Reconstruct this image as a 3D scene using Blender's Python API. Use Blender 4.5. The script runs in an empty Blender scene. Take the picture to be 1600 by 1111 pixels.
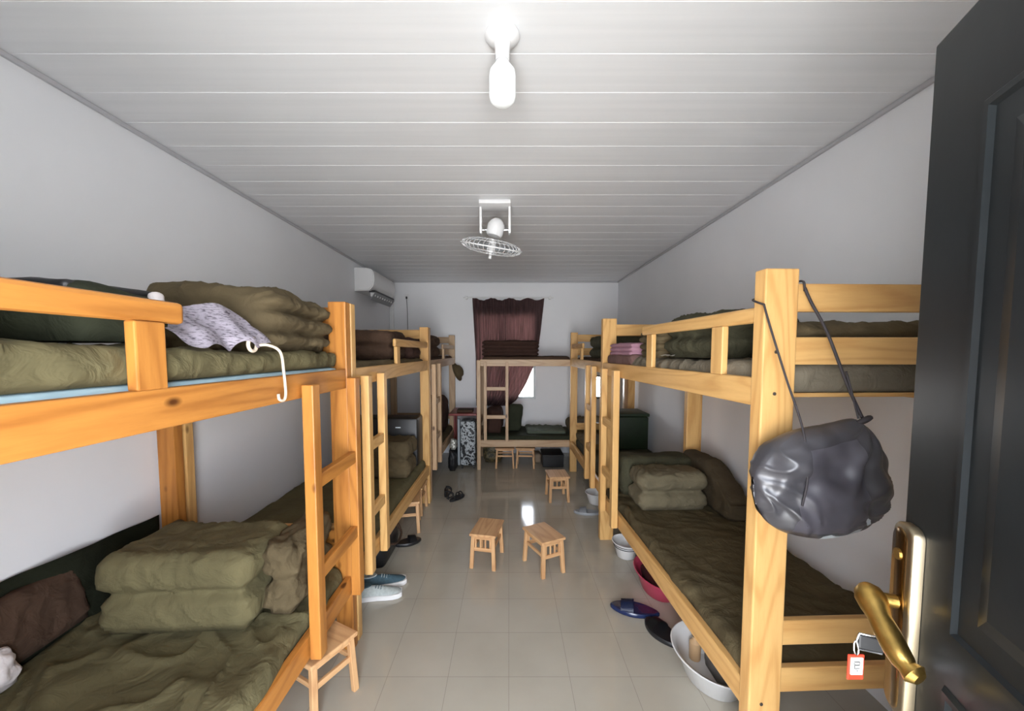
import bpy, bmesh, math, random
from mathutils import Vector, Matrix, noise
random.seed(7)
scn = bpy.context.scene
C = scn.collection
PI = math.pi

# ---------------------------------------------------------------- camera, world, light, exposure
F = 600.0; PITCH = math.radians(3.5)
cam_d = bpy.data.cameras.new('camera'); cam = bpy.data.objects.new('camera', cam_d); C.objects.link(cam)
cam.location = (0, 0, 1.6); cam.rotation_euler = (PI/2-PITCH, 0, 0)
cam_d.sensor_width = 36; cam_d.lens = 36*F/1600
cam_d.shift_x = 5/1600
cam_d.shift_y = (550+F*math.tan(PITCH)-555.5)/1600
cam_d.clip_start = 0.02
scn.camera = cam

world = bpy.data.worlds.new('daylight'); scn.world = world; world.use_nodes = True
wn = world.node_tree.nodes; wl = world.node_tree.links; wn.clear()
wo = wn.new('ShaderNodeOutputWorld'); wb = wn.new('ShaderNodeBackground')
tc = wn.new('ShaderNodeTexCoord'); sp = wn.new('ShaderNodeSeparateXYZ'); rp = wn.new('ShaderNodeValToRGB')
mr = wn.new('ShaderNodeMapRange'); mr.inputs[1].default_value = -1; mr.inputs[2].default_value = 1
wl.new(tc.outputs['Generated'], sp.inputs[0]); wl.new(sp.outputs[2], mr.inputs[0]); wl.new(mr.outputs[0], rp.inputs[0])
rp.color_ramp.elements[0].position = .46; rp.color_ramp.elements[0].color = (1.22, 1.23, 1.25, 1)
rp.color_ramp.elements[1].position = .54; rp.color_ramp.elements[1].color = (.80, .86, .96, 1)
wl.new(rp.outputs[0], wb.inputs[0]); wb.inputs[1].default_value = 9.0
wl.new(wb.outputs[0], wo.inputs[0])

def portal(name, loc, rot, sx, sy):
    l = bpy.data.lights.new(name, 'AREA'); l.shape = 'RECTANGLE'; l.size = sx; l.size_y = sy
    l.cycles.is_portal = True
    o = bpy.data.objects.new(name, l); o.location = loc; o.rotation_euler = rot; C.objects.link(o)
# sampling portals in the openings (they guide the daylight, they give no light themselves)
portal('doorway_portal', (-.04, -.42, 1.04), (PI/2, 0, 0), .86, 2.08)
portal('back_window_portal', (-.045, 6.13, 1.54), (-PI/2, 0, 0), .9, 1.32)

portal('low_window_portal', (1.365, 6.13, 1.07), (-PI/2, 0, 0), .38, .4)

vs = scn.view_settings
vs.view_transform = 'Standard'; vs.look = 'None'; vs.gamma = 1; vs.use_curve_mapping = False
vs.exposure = 1.42

# ---------------------------------------------------------------- materials
class NT:
    def __init__(s, name):
        s.m = bpy.data.materials.new(name); s.m.use_nodes = True
        s.n = s.m.node_tree.nodes; s.l = s.m.node_tree.links
        s.b = s.n['Principled BSDF']; s.o = s.n['Material Output']
    def a(s, t, **k):
        x = s.n.new(t)
        for kk, v in k.items(): setattr(x, kk, v)
        return x
    def c(s, a, b): s.l.new(a, b)
def coords(t, scale, rnd=0.0):
    tc = t.a('ShaderNodeTexCoord'); mp = t.a('ShaderNodeMapping')
    mp.inputs['Scale'].default_value = scale if hasattr(scale, '__len__') else (scale,)*3
    if rnd:
        oi = t.a('ShaderNodeObjectInfo'); mu = t.a('ShaderNodeVectorMath', operation='SCALE'); ad = t.a('ShaderNodeVectorMath', operation='ADD')
        cb = t.a('ShaderNodeCombineXYZ')
        for i in range(3): t.c(oi.outputs['Random'], cb.inputs[i])
        t.c(cb.outputs[0], mu.inputs[0]); mu.inputs['Scale'].default_value = rnd
        t.c(tc.outputs['Object'], ad.inputs[0]); t.c(mu.outputs[0], ad.inputs[1]); t.c(ad.outputs[0], mp.inputs['Vector'])
    else: t.c(tc.outputs['Object'], mp.inputs['Vector'])
    return mp.outputs[0]
def noise_n(t, vec, scale, detail=3, rough=.5, dist=0):
    n = t.a('ShaderNodeTexNoise'); t.c(vec, n.inputs['Vector'])
    n.inputs['Scale'].default_value = scale; n.inputs['Detail'].default_value = detail
    n.inputs['Roughness'].default_value = rough; n.inputs['Distortion'].default_value = dist
    return n.outputs['Fac']
def ramp(t, fac, stops):
    r = t.a('ShaderNodeValToRGB'); t.c(fac, r.inputs[0]); e = r.color_ramp.elements
    while len(e) < len(stops): e.new(.5)
    for i, (p, c) in enumerate(stops):
        e[i].position = p; e[i].color = tuple(c)+(1,) if len(c) == 3 else c
    return r.outputs[0]
def mixc(t, fac, a, b, mode='MIX'):
    m = t.a('ShaderNodeMix', data_type='RGBA', blend_type=mode)
    if hasattr(fac, 'links'): t.c(fac, m.inputs[0])
    else: m.inputs[0].default_value = fac
    for i, v in ((6, a), (7, b)):
        if hasattr(v, 'links'): t.c(v, m.inputs[i])
        else: m.inputs[i].default_value = tuple(v)+(1,)
    return m.outputs[2]
def bump(t, h, strength, dist=.01):
    b = t.a('ShaderNodeBump'); t.c(h, b.inputs['Height']); b.inputs['Strength'].default_value = strength
    b.inputs['Distance'].default_value = dist; t.c(b.outputs[0], t.b.inputs['Normal']); return b

def hexc(r, g, b):
    f = lambda c: (c/255/12.92) if c/255 < .04045 else ((c/255+.055)/1.055)**2.4
    return (f(r), f(g), f(b))
def plain(name, col, rough=.5, metal=0, spec=.5, var=.0, vs_=12, bmp=0, coat=0):
    t = NT(name); t.b.inputs['Roughness'].default_value = rough; t.b.inputs['Metallic'].default_value = metal
    t.b.inputs['Specular IOR Level'].default_value = spec; t.b.inputs['Coat Weight'].default_value = coat
    v = coords(t, 1, 3.0); n = noise_n(t, v, vs_, 4)
    d = tuple(c*(1-var) for c in col); u = tuple(min(1, c*(1+var)) for c in col)
    t.c(ramp(t, n, [(.3, d), (.7, u)]), t.b.inputs['Base Color'])
    if bmp: bump(t, noise_n(t, v, vs_*3, 4), bmp, .01)
    return t.m
def pine(name, axis, light, dark):
    t = NT(name); sc = [9, 9, 9]; sc[axis] = 1.0
    v = coords(t, sc, 7.0)
    w = t.a('ShaderNodeTexNoise'); t.c(v, w.inputs['Vector']); w.inputs['Scale'].default_value = .7; w.inputs['Detail'].default_value = 1
    ms = t.a('ShaderNodeMath', operation='MULTIPLY'); t.c(w.outputs['Fac'], ms.inputs[0]); ms.inputs[1].default_value = 60
    sn = t.a('ShaderNodeMath', operation='SINE'); t.c(ms.outputs[0], sn.inputs[0])
    mr_ = t.a('ShaderNodeMapRange'); mr_.inputs[1].default_value = -1; t.c(sn.outputs[0], mr_.inputs[0])
    fine = noise_n(t, v, 9, 3, .6)
    mid = tuple((a*.72+b*.28) for a, b in zip(light, dark))
    c1 = ramp(t, mr_.outputs[0], [(0, tuple(a*.15+b*.85 for a, b in zip(light, dark))), (.28, mid), (.75, light)])
    c2 = mixc(t, .30, c1, ramp(t, fine, [(.3, dark), (.62, light)]))
    big = noise_n(t, v, .35, 1)
    c2b = mixc(t, .35, c2, ramp(t, big, [(.3, mid), (.7, light)]), 'MIX')
    ks = [5, 5, 5]; ks[axis] = 2.6
    vo = t.a('ShaderNodeTexVoronoi'); t.c(coords(t, ks, 9.0), vo.inputs['Vector']); vo.inputs['Scale'].default_value = 1.0
    kf = ramp(t, vo.outputs['Distance'], [(.045, (1, 1, 1)), (.085, (0, 0, 0))])
    knot = tuple(a*.35 for a in dark)
    t.c(mixc(t, kf, c2b, knot), t.b.inputs['Base Color'])
    t.b.inputs['Roughness'].default_value = .42; t.b.inputs['Specular IOR Level'].default_value = .4
    bump(t, mr_.outputs[0], .05, .002)
    return t.m
TONES = {  # honey pine, its tone differs from bed to bed
    'orange': (hexc(196, 132, 62), hexc(136, 76, 28)),
    'pale':   (hexc(220, 176, 112), hexc(184, 130, 70)),
    'pink':   (hexc(200, 170, 134), hexc(162, 124, 90)),
    'stool':  (hexc(214, 170, 122), hexc(172, 120, 76))}
PINE = {k: [pine('%s_pine_%s' % (k, 'xyz'[a]), a, *v) for a in range(3)] for k, v in TONES.items()}

def fabric(name, col, var=.18, weave=900, crease=.35, rough=.92, sheen=0):
    t = NT(name); v = coords(t, 1, 5.0)
    n = noise_n(t, v, 5, 4, .6)
    d = tuple(c*(1-var) for c in col); u = tuple(min(1, c*(1+var)) for c in col)
    t.c(ramp(t, n, [(.3, d), (.7, u)]), t.b.inputs['Base Color'])
    t.b.inputs['Roughness'].default_value = rough; t.b.inputs['Sheen Weight'].default_value = sheen
    t.b.inputs['Specular IOR Level'].default_value = .2
    rg = t.a('ShaderNodeTexNoise'); rg.noise_type = 'RIDGED_MULTIFRACTAL'; t.c(coords(t, (1, .55, 1), 5.0), rg.inputs['Vector'])
    rg.inputs['Scale'].default_value = 3.2; rg.inputs['Detail'].default_value = 3; rg.inputs['Roughness'].default_value = .45; rg.inputs['Distortion'].default_value = .6
    big = noise_n(t, v, 14, 4, .55, .8)
    ad = t.a('ShaderNodeMath', operation='MULTIPLY_ADD'); t.c(rg.outputs['Fac'], ad.inputs[0]); ad.inputs[1].default_value = .35; t.c(big, ad.inputs[2])
    bump(t, ad.outputs[0], crease*1.6, .022)
    return t.m
OLIVE = fabric('olive_cloth', hexc(100, 93, 66))
OLIVE_B = fabric('olive_brown_cloth', hexc(94, 82, 60))
OLIVE_D = fabric('dark_olive_cloth', hexc(66, 64, 48))
OLIVE_G = fabric('dark_green_cloth', hexc(50, 53, 40))
BROWN = fabric('dark_brown_cloth', hexc(76, 58, 46))
MAROON = fabric('maroon_brown_cloth', hexc(66, 47, 40))
MAUVE = fabric('mauve_cloth', hexc(168, 128, 142), .08)
BLUECLOTH = fabric('pale_blue_cloth', hexc(176, 204, 214), .05, crease=.1)
GREYSHEET = fabric('grey_olive_cloth', hexc(120, 112, 96))
WHITECLOTH = fabric('white_cloth', hexc(216, 208, 206), .05)
PAPER = plain('white_paper', hexc(225, 222, 215), .8)

def striped():
    t = NT('grey_striped_cloth'); v = coords(t, 1)
    w = t.a('ShaderNodeTexNoise'); t.c(coords(t, (30, 30, 120)), w.inputs['Vector']); w.inputs['Scale'].default_value = 2; w.inputs['Detail'].default_value = 5
    t.c(ramp(t, w.outputs['Fac'], [(.32, hexc(120, 110, 126)), (.50, hexc(222, 214, 226))]), t.b.inputs['Base Color'])
    t.b.inputs['Roughness'].default_value = .9; bump(t, noise_n(t, v, 30, 5, .6), .5, .01); return t.m
STRIPED = striped()
def camo(name, a, b, c):
    t = NT(name); v = coords(t, 1); n = noise_n(t, v, 14, 4, .6)
    r = t.a('ShaderNodeValToRGB'); t.c(n, r.inputs[0]); r.color_ramp.interpolation = 'CONSTANT'
    e = r.color_ramp.elements; e.new(.5)
    for i, (p, col) in enumerate(((0, a), (.46, b), (.56, c))): e[i].position = p; e[i].color = col+(1,)
    t.c(r.outputs[0], t.b.inputs['Base Color']); t.b.inputs['Roughness'].default_value = .55; return t.m
CAMO = camo('camouflage_cloth', hexc(60, 54, 36), hexc(104, 92, 62), hexc(44, 38, 26))
MARBLE = camo('mottled_black_white_shell', hexc(30, 32, 34), hexc(176, 182, 184), hexc(24, 25, 28))

def wall_mat(name, col, rough=.75):
    t = NT(name); v = coords(t, 1)
    n = noise_n(t, v, 1.3, 4, .6)
    t.c(ramp(t, n, [(.3, tuple(c*.955 for c in col)), (.7, col)]), t.b.inputs['Base Color'])
    t.b.inputs['Roughness'].default_value = rough
    bump(t, noise_n(t, v, 60, 3), .06, .004); return t.m
WALL = wall_mat('white_emulsion_wall', (.85, .86, .88))
def ceil_mat():
    t = NT('glossy_white_panel'); v = coords(t, (.25, 9, 1)); n = noise_n(t, v, 2.2, 3, .6)
    t.c(ramp(t, n, [(.3, (.78, .79, .80)), (.7, (.84, .845, .855))]), t.b.inputs['Base Color'])
    t.b.inputs['Roughness'].default_value = .42; t.b.inputs['Specular IOR Level'].default_value = .4
    bump(t, noise_n(t, coords(t, (.4, 6, 1)), 3, 2), .06, .01); return t.m
CEIL = ceil_mat()
def floor_mat():
    t = NT('glazed_floor_tile'); v = coords(t, 1)
    b = t.a('ShaderNodeTexBrick'); t.c(v, b.inputs['Vector']); b.offset = 0; b.squash = 1
    b.inputs['Scale'].default_value = 1; b.inputs['Brick Width'].default_value = .3; b.inputs['Row Height'].default_value = .3
    b.inputs['Mortar Size'].default_value = .0013; b.inputs['Mortar Smooth'].default_value = .2
    b.inputs['Color1'].default_value = hexc(180, 173, 158)+(1,); b.inputs['Color2'].default_value = hexc(176, 170, 155)+(1,)
    b.inputs['Mortar'].default_value = hexc(128, 122, 112)+(1,)
    n = noise_n(t, v, 3, 4)
    t.c(mixc(t, .35, b.outputs['Color'], ramp(t, n, [(.3, hexc(165, 158, 144)), (.7, hexc(188, 182, 168))]), 'MIX'), t.b.inputs['Base Color'])
    t.b.inputs['Roughness'].default_value = .10; t.b.inputs['Specular IOR Level'].default_value = .5
    bump(t, noise_n(t, v, 7, 2), .035, .01); return t.m
FLOOR = floor_mat()
TRIMM = plain('pale_grey_trim', (.50, .50, .52), .5)
CONC = plain('outdoor_concrete', (.45, .44, .42), .9, var=.1)
WPLASTIC = plain('white_plastic', (.80, .80, .80), .35)
GPLASTIC = plain('grey_plastic', (.28, .29, .30), .45)
DPLASTIC = plain('dark_slot', (.02, .02, .022), .5)
CHROME = plain('chrome_wire', (.75, .76, .78), .2, 1)
BLACKPAINT = plain('black_green_door_enamel', (.010, .012, .013), .34, 0, .25, .25, 5, .03)
BRASS = plain('worn_brass', hexc(190, 156, 86), .33, 1, .5, .2, 40, .05)
PLATE = plain('bronze_lock_plate', hexc(122, 96, 62), .22, 1, .5, .25, 20, .03)
STEEL = plain('polished_steel_rim', hexc(150, 138, 116), .38, 1)
def nylon(name, col):
    t = NT(name); v = coords(t, 1)
    t.c(ramp(t, noise_n(t, v, 6, 3), [(.3, tuple(c*.75 for c in col)), (.7, tuple(c*1.25 for c in col))]), t.b.inputs['Base Color'])
    t.b.inputs['Roughness'].default_value = .38; t.b.inputs['Specular IOR Level'].default_value = .7
    rg = t.a('ShaderNodeTexNoise'); rg.noise_type = 'RIDGED_MULTIFRACTAL'; t.c(coords(t, (1.3, 1, .8)), rg.inputs['Vector'])
    rg.inputs['Scale'].default_value = 6; rg.inputs['Detail'].default_value = 4; rg.inputs['Roughness'].default_value = .5; rg.inputs['Distortion'].default_value = .9
    bump(t, rg.outputs['Fac'], .55, .02); return t.m
NYLON = nylon('black_nylon', (.050, .048, .054)); NYLON_G = nylon('grey_nylon_panel', (.15, .14, .165))
REFL = plain('reflective_white_strip', (.78, .84, .88), .3)
CORDM = plain('dark_cord', (.03, .025, .028), .7)
WCORD = plain('white_cord', hexc(226, 208, 186), .6)
BLACKP = plain('black_shell', (.012, .012, .013), .45, var=.2)
BLUEP = plain('navy_glossy_plastic', (.012, .022, .075), .25)
PINKP = plain('pink_basin_plastic', hexc(196, 70, 96), .35)
WBASIN = plain('white_basin_enamel', (.74, .73, .71), .25)
REDW = plain('red_lacquer', hexc(120, 32, 24), .4, var=.2)
REDTAG = plain('red_tag_plastic', hexc(210, 60, 40), .3)
ALU = plain('grey_aluminium_frame', hexc(120, 122, 120), .4, .6)
SHOEG = plain('pale_grey_mesh', hexc(170, 176, 172), .8, var=.15, vs_=60, bmp=.2)
SHOET = plain('teal_grey_mesh', hexc(62, 86, 96), .8, var=.2, vs_=60, bmp=.2)
DKGREEN = plain('dark_green_plastic', hexc(30, 46, 26), .55, var=.2)
DEAD = plain('screw_metal', (.12, .10, .08), .5, .6)
def glass():
    t = NT('window_glass'); t.n.remove(t.b)
    tr = t.a('ShaderNodeBsdfTransparent'); gl = t.a('ShaderNodeBsdfGlossy'); gl.inputs['Roughness'].default_value = .02
    fr = t.a('ShaderNodeFresnel'); mx = t.a('ShaderNodeMixShader')
    t.c(fr.outputs[0], mx.inputs[0]); t.c(tr.outputs[0], mx.inputs[1]); t.c(gl.outputs[0], mx.inputs[2]); t.c(mx.outputs[0], t.o.inputs[0]); return t.m
GLASS = glass()
def curtain_mat():
    t = NT('brown_curtain_cloth'); v = coords(t, (6, 1, .5)); n = noise_n(t, v, 6, 3)
    col = ramp(t, n, [(.3, hexc(84, 62, 62)), (.7, hexc(112, 86, 86))])
    t.c(col, t.b.inputs['Base Color']); t.b.inputs['Roughness'].default_value = .85
    tl = t.a('ShaderNodeBsdfTranslucent'); tl.inputs[0].default_value = hexc(110, 86, 76)+(1,)
    mx = t.a('ShaderNodeMixShader'); mx.inputs[0].default_value = .05
    t.c(t.b.outputs[0], mx.inputs[1]); t.c(tl.outputs[0], mx.inputs[2]); t.c(mx.outputs[0], t.o.inputs[0]); return t.m
CURT = curtain_mat()
def bulb_mat():
    t = NT('frosted_white_bulb'); t.b.inputs['Base Color'].default_value = (.9, .92, .92, 1)
    t.b.inputs['Emission Color'].default_value = (.93, 1, .98, 1); t.b.inputs['Emission Strength'].default_value = .1  # the bulb is unlit; a faint glow is added to keep it white
    t.b.inputs['Roughness'].default_value = .3; return t.m
BULB = bulb_mat()

# ---------------------------------------------------------------- object helpers
def thing(name, label, cat, loc, group=None):
    o = bpy.data.objects.new(name, None); o.empty_display_size = .05; C.objects.link(o); o.location = loc
    o['label'] = label; o['category'] = cat
    if group: o['group'] = group
    return o
def base(parent):
    b = Vector((0, 0, 0))
    while parent: b += parent.location; parent = parent.parent
    return b
def obj(name, bm, mat, parent=None, smooth=False, origin=None, label=None):
    """links the bmesh (world coordinates) as one mesh object"""
    me = bpy.data.meshes.new(name)
    pb = base(parent)
    loc = Vector(origin) if origin is not None else pb
    bmesh.ops.translate(bm, verts=bm.verts, vec=-loc)
    bmesh.ops.recalc_face_normals(bm, faces=bm.faces)
    bm.to_mesh(me); bm.free()
    if smooth:
        for p in me.polygons: p.use_smooth = True
        if smooth != 'all':
            try: me.set_sharp_from_angle(angle=math.radians(42))
            except Exception: pass
    me.materials.append(mat)
    o = bpy.data.objects.new(name, me); C.objects.link(o); o.parent = parent; o.location = loc-pb
    if label: o['label'] = label
    return o
def tag(o, label, cat, group=None, kind=None):
    if label: o['label'] = label; o['category'] = cat
    if group: o['group'] = group
    if kind: o['kind'] = kind
    return o
def struct(name, bm, mat, **k):
    bm.verts.ensure_lookup_table()
    o = obj(name, bm, mat, None, **k); o['kind'] = 'structure'; return o
def bx(bm, x0, x1, y0, y1, z0, z1, bev=0, M=None):
    r = bmesh.ops.create_cube(bm, size=1); vs = r['verts']
    for v in vs: v.co = Vector(((x0+x1)/2+v.co.x*(x1-x0), (y0+y1)/2+v.co.y*(y1-y0), (z0+z1)/2+v.co.z*(z1-z0)))
    if bev:
        es = list({e for v in vs for e in v.link_edges})
        rr = bmesh.ops.bevel(bm, geom=es, offset=bev, segments=2, affect='EDGES', profile=.5)
        vs = list({v for f in rr['faces'] for v in f.verts} | {v for v in vs if v.is_valid})
    if M is not None:
        for v in vs: v.co = M @ v.co
    return vs
def B(*a, bev=.004, M=None):
    bm = bmesh.new(); bx(bm, *a, bev=bev, M=M); return bm
def tube(bm, pts, r, n=10, closed=False, cap=True):
    pts = [Vector(p) for p in pts]; N = len(pts); rings = []
    up = None
    for i, p in enumerate(pts):
        if closed: t = (pts[(i+1) % N]-pts[i-1]).normalized()
        else: t = (pts[min(i+1, N-1)]-pts[max(i-1, 0)]).normalized()
        if up is None: up = Vector((0, 0, 1)) if abs(t.z) < .9 else Vector((1, 0, 0))
        a = t.cross(up).normalized(); b = a.cross(t).normalized(); up = b
        rr = r[i] if hasattr(r, '__len__') else r
        rings.append([bm.verts.new(p+a*rr*math.cos(2*PI*k/n)+b*rr*math.sin(2*PI*k/n)) for k in range(n)])
    R = N if closed else N-1
    for i in range(R):
        A, D = rings[i], rings[(i+1) % N]
        for k in range(n): bm.faces.new((A[k], A[(k+1) % n], D[(k+1) % n], D[k]))
    if cap and not closed: bm.faces.new(rings[0]); bm.faces.new(rings[-1][::-1])
def T(pts, r, n=10, closed=False):
    bm = bmesh.new(); tube(bm, pts, r, n, closed); return bm
def lathe(bm, prof, c=(0, 0, 0), n=32, sx=1, sy=1, M=None):
    c = Vector(c); rings = []
    for r, z in prof:
        if r < 1e-6: rings.append([bm.verts.new(c+Vector((0, 0, z)))])
        else: rings.append([bm.verts.new(c+Vector((r*sx*math.cos(2*PI*k/n), r*sy*math.sin(2*PI*k/n), z))) for k in range(n)])
    for A, D in zip(rings, rings[1:]):
        for k in range(n):
            q = [A[k % len(A)], A[(k+1) % len(A)], D[(k+1) % len(D)], D[k % len(D)]]
            q = list(dict.fromkeys(q))
            if len(q) > 2: bm.faces.new(q)
    if M is not None:
        for v in bm.verts: v.co = M @ v.co
def smoothcurve(pts, n=8):
    pts = [Vector(p) for p in pts]; out = []
    P = [pts[0]]+pts+[pts[-1]]
    for i in range(1, len(P)-2):
        for k in range(n):
            t = k/n; a, b, c, d = P[i-1], P[i], P[i+1], P[i+2]
            out.append(.5*((2*b)+(c-a)*t+(2*a-5*b+4*c-d)*t*t+(3*b-a-3*c+d)*t**3))
    out.append(pts[-1]); return out
def wrinkle(p, cf, so):
    w = noise.noise(p*cf*.6+so)*1.3
    q = Vector((p.x*.9+p.y*.75+w*.25, p.y*.42-p.x*.35, p.z*.9+w*.1))*cf+so
    a = max(0, 1-abs(noise.noise(q))*3.4)**1.6
    q2 = Vector((q.y*1.9-q.x*.7, q.x*1.6+q.y, q.z*1.8))+so*2
    b = max(0, 1-abs(noise.noise(q2))*3.8)**2
    return a*(.55+.6*noise.noise(p*cf*.5+so*3))+.45*b
def soft(x0, x1, y0, y1, z0, z1, r=.03, res=.03, amp=.008, freq=6, seed=0, layers=0, groove=.02, aniso=(1, 1, 1),
         sag=0, topfn=None, M=None, flat_bottom=True, crease=0, cfreq=3, gy=1):
    """a soft stuffed or folded cloth block: rounded, creased, with fold grooves running round it"""
    bm = bmesh.new()
    dx, dy, dz = x1-x0, y1-y0, z1-z0
    nx, ny, nz = [max(2, min(150, int(d/res))) for d in (dx, dy, dz)]
    if layers: nz = max(nz, 6*layers)
    vm = {}
    def V(i, j, k):
        key = (i, j, k)
        if key not in vm: vm[key] = bm.verts.new((i/nx, j/ny, k/nz))
        return vm[key]
    for i in range(nx):
        for j in range(ny):
            bm.faces.new((V(i, j, 0), V(i, j+1, 0), V(i+1, j+1, 0), V(i+1, j, 0)))
            bm.faces.new((V(i, j, nz), V(i+1, j, nz), V(i+1, j+1, nz), V(i, j+1, nz)))
    for i in range(nx):
        for k in range(nz):
            bm.faces.new((V(i, 0, k), V(i+1, 0, k), V(i+1, 0, k+1), V(i, 0, k+1)))
            bm.faces.new((V(i, ny, k), V(i, ny, k+1), V(i+1, ny, k+1), V(i+1, ny, k)))
    for j in range(ny):
        for k in range(nz):
            bm.faces.new((V(0, j, k), V(0, j, k+1), V(0, j+1, k+1), V(0, j+1, k)))
            bm.faces.new((V(nx, j, k), V(nx, j+1, k), V(nx, j+1, k+1), V(nx, j, k+1)))
    cx, cy = (x0+x1)/2, (y0+y1)/2
    r = min(r, dx*.49, dy*.49, dz*.49); so = Vector((seed*3.7, seed*1.3, seed*2.1))
    for v in bm.verts:
        u = v.co.copy()
        p = Vector((x0+u.x*dx, y0+u.y*dy, z0+u.z*dz))
        q = Vector((min(max(p.x, x0+r), x1-r), min(max(p.y, y0+r), y1-r), min(max(p.z, z0+r), z1-r)))
        d = p-q
        nrm = d.normalized() if d.length > 1e-6 else Vector((0, 0, 1))
        p = q+nrm*r if d.length > 1e-6 else p
        if layers and 0 < u.z < 1:
            g = 0
            for L in range(1, layers): g = max(g, math.exp(-((u.z-L/layers)*layers/.16)**2))
            bulge = math.sin(PI*((u.z*layers) % 1)) if layers else 0
            hh = Vector((p.x-cx, p.y-cy, 0)); 
            side = min(u.x, 1-u.x)*dx < r or min(u.y, 1-u.y)*dy < r
            if side:
                h2 = Vector((nrm.x, nrm.y*gy, 0)); p -= h2*(g*groove-bulge*groove*.35)
        if topfn and u.z > 0: p.z += topfn(u.x, u.y)*u.z
        w = Vector((p.x*freq*aniso[0], p.y*freq*aniso[1], p.z*freq*aniso[2]))+so
        a = noise.noise(w)+.5*noise.noise(w*2.3)
        k = 1 if u.z > .08 or not flat_bottom else 0
        p += nrm*a*amp*k
        if crease and k:
            p += nrm*crease*wrinkle(p, cfreq, so)
        if flat_bottom and u.z == 0: p.z = z0
        v.co = p
    if M is not None:
        for v in bm.verts: v.co = M @ v.co
    return bm
def Rz(cx, cy, a): return Matrix.Translation((cx, cy, 0)) @ Matrix.Rotation(a, 4, 'Z') @ Matrix.Translation((-cx, -cy, 0))

# ---------------------------------------------------------------- room shell
XL, XR, YB, YF, H = -1.84, 1.695, 6.02, -.14, 2.69
struct('floor', B(XL-.1, XR+.1, YF-1.6, YB+.1, -.08, 0, bev=0), FLOOR, origin=(0, 0, 0))
bm = bmesh.new()     # panelled ceiling with a groove at every joint
ys = [YF-.1]; y = 1.475-.2108*7
while y < YB:
    ys.append(y); y += .2108*1.0
ys = [v for v in ys if v > YF-.1]; ys.insert(0, YF-.1); prof = [(YF-.27, H)]
for v in ys[1:]: prof += [(v-.0025, H), (v-.0008, H+.0022), (v+.0008, H+.0022), (v+.0025, H)]
prof.append((YB+.1, H))
A = [bm.verts.new((XL-.1, a, b)) for a, b in prof]; D = [bm.verts.new((XR+.1, a, b)) for a, b in prof]
for i in range(len(prof)-1): bm.faces.new((A[i], A[i+1], D[i+1], D[i]))
bx(bm, XL-.1, XR+.1, YF-.27, YB+.1, H+.02, H+.1)
struct('ceiling', bm, CEIL, origin=(0, 0, 0))
struct('wall_left', B(XL-.1, XL, YF-.27, YB+.1, 0, H+.05, bev=0), WALL, origin=(0, 0, 0))
struct('wall_right', B(XR, XR+.1, YF-.27, YB+.1, 0, H+.05, bev=0), WALL, origin=(0, 0, 0))
WX0, WX1, WZ0, WZ1 = -.52, .42, .86, 2.2
VX0, VX1, VZ1 = 1.20, 1.50, 1.24
bm = bmesh.new()
bx(bm, XL, WX0, YB, YB+.16, 0, H+.05); bx(bm, WX1, VX0, YB, YB+.16, 0, H+.05); bx(bm, VX1, XR, YB, YB+.16, 0, H+.05)
bx(bm, VX0, VX1, YB, YB+.16, 0, WZ0); bx(bm, VX0, VX1, YB, YB+.16, VZ1, H+.05)
bx(bm, WX0, WX1, YB, YB+.16, 0, WZ0); bx(bm, WX0, WX1, YB, YB+.16, WZ1, H+.05)
struct('wall_back', bm, WALL, origin=(0, 0, 0))
DX0, DX1, DZ = -.48, .40, 2.10
bm = bmesh.new()
for a in ((XL, DX0, 0, H+.05), (DX1, XR, 0, H+.05), (DX0, DX1, DZ, H+.05)):
    bx(bm, a[0], a[1], YF-.27, YF, a[2], a[3])
struct('wall_front', bm, WALL, origin=(0, 0, 0))
# ceiling trims
struct('trim_1', B(XL, XL+.016, YF, YB, H-.022, H-.001, bev=.004), TRIMM, origin=(0, 0, 0))
struct('trim_2', B(XR-.016, XR, YF, YB, H-.022, H-.001, bev=.004), TRIMM, origin=(0, 0, 0))
struct('trim_3', B(XL, XR, YB-.016, YB, H-.022, H-.001, bev=.004), TRIMM, origin=(0, 0, 0))
def window(n, x0, x1, y0, y1, z0, z1):
    bm = bmesh.new(); w = .035
    bx(bm, x0, x1, y0, y1, z0, z0+w); bx(bm, x0, x1, y0, y1, z1-w, z1)
    bx(bm, x0, x0+w, y0, y1, z0+w, z1-w); bx(bm, x1-w, x1, y0, y1, z0+w, z1-w)
    xm = (x0+x1)/2-.05; bx(bm, xm-.02, xm+.02, y0+.01, y1-.01, z0+w, z1-w)
    o = struct('window_%d' % n, bm, ALU, origin=((x0+x1)/2, y0, z0))
    ym = (y0+y1)/2
    obj('window_pane', B(x0+w, x1-w, ym-.003, ym+.003, z0+w, z1-w, bev=0), GLASS, o)
window(1, WX0, WX1, YB+.01, YB+.06, WZ0, WZ1)
window(2, VX0, VX1, YB+.01, YB+.06, WZ0, VZ1)
# door frame (trim round the doorway)
bm = bmesh.new()
bx(bm, DX0, DX0+.03, YF-.20, YF-.14, 0, DZ-.03); bx(bm, DX0, DX1, YF-.20, YF-.14, DZ-.03, DZ)
bx(bm, DX1-.02, DX1, YF-.20, YF-.14, 0, DZ-.03)
struct('door_frame_trim', bm, BLACKPAINT, origin=(0, YF, 0)).name = 'trim_4'

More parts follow.
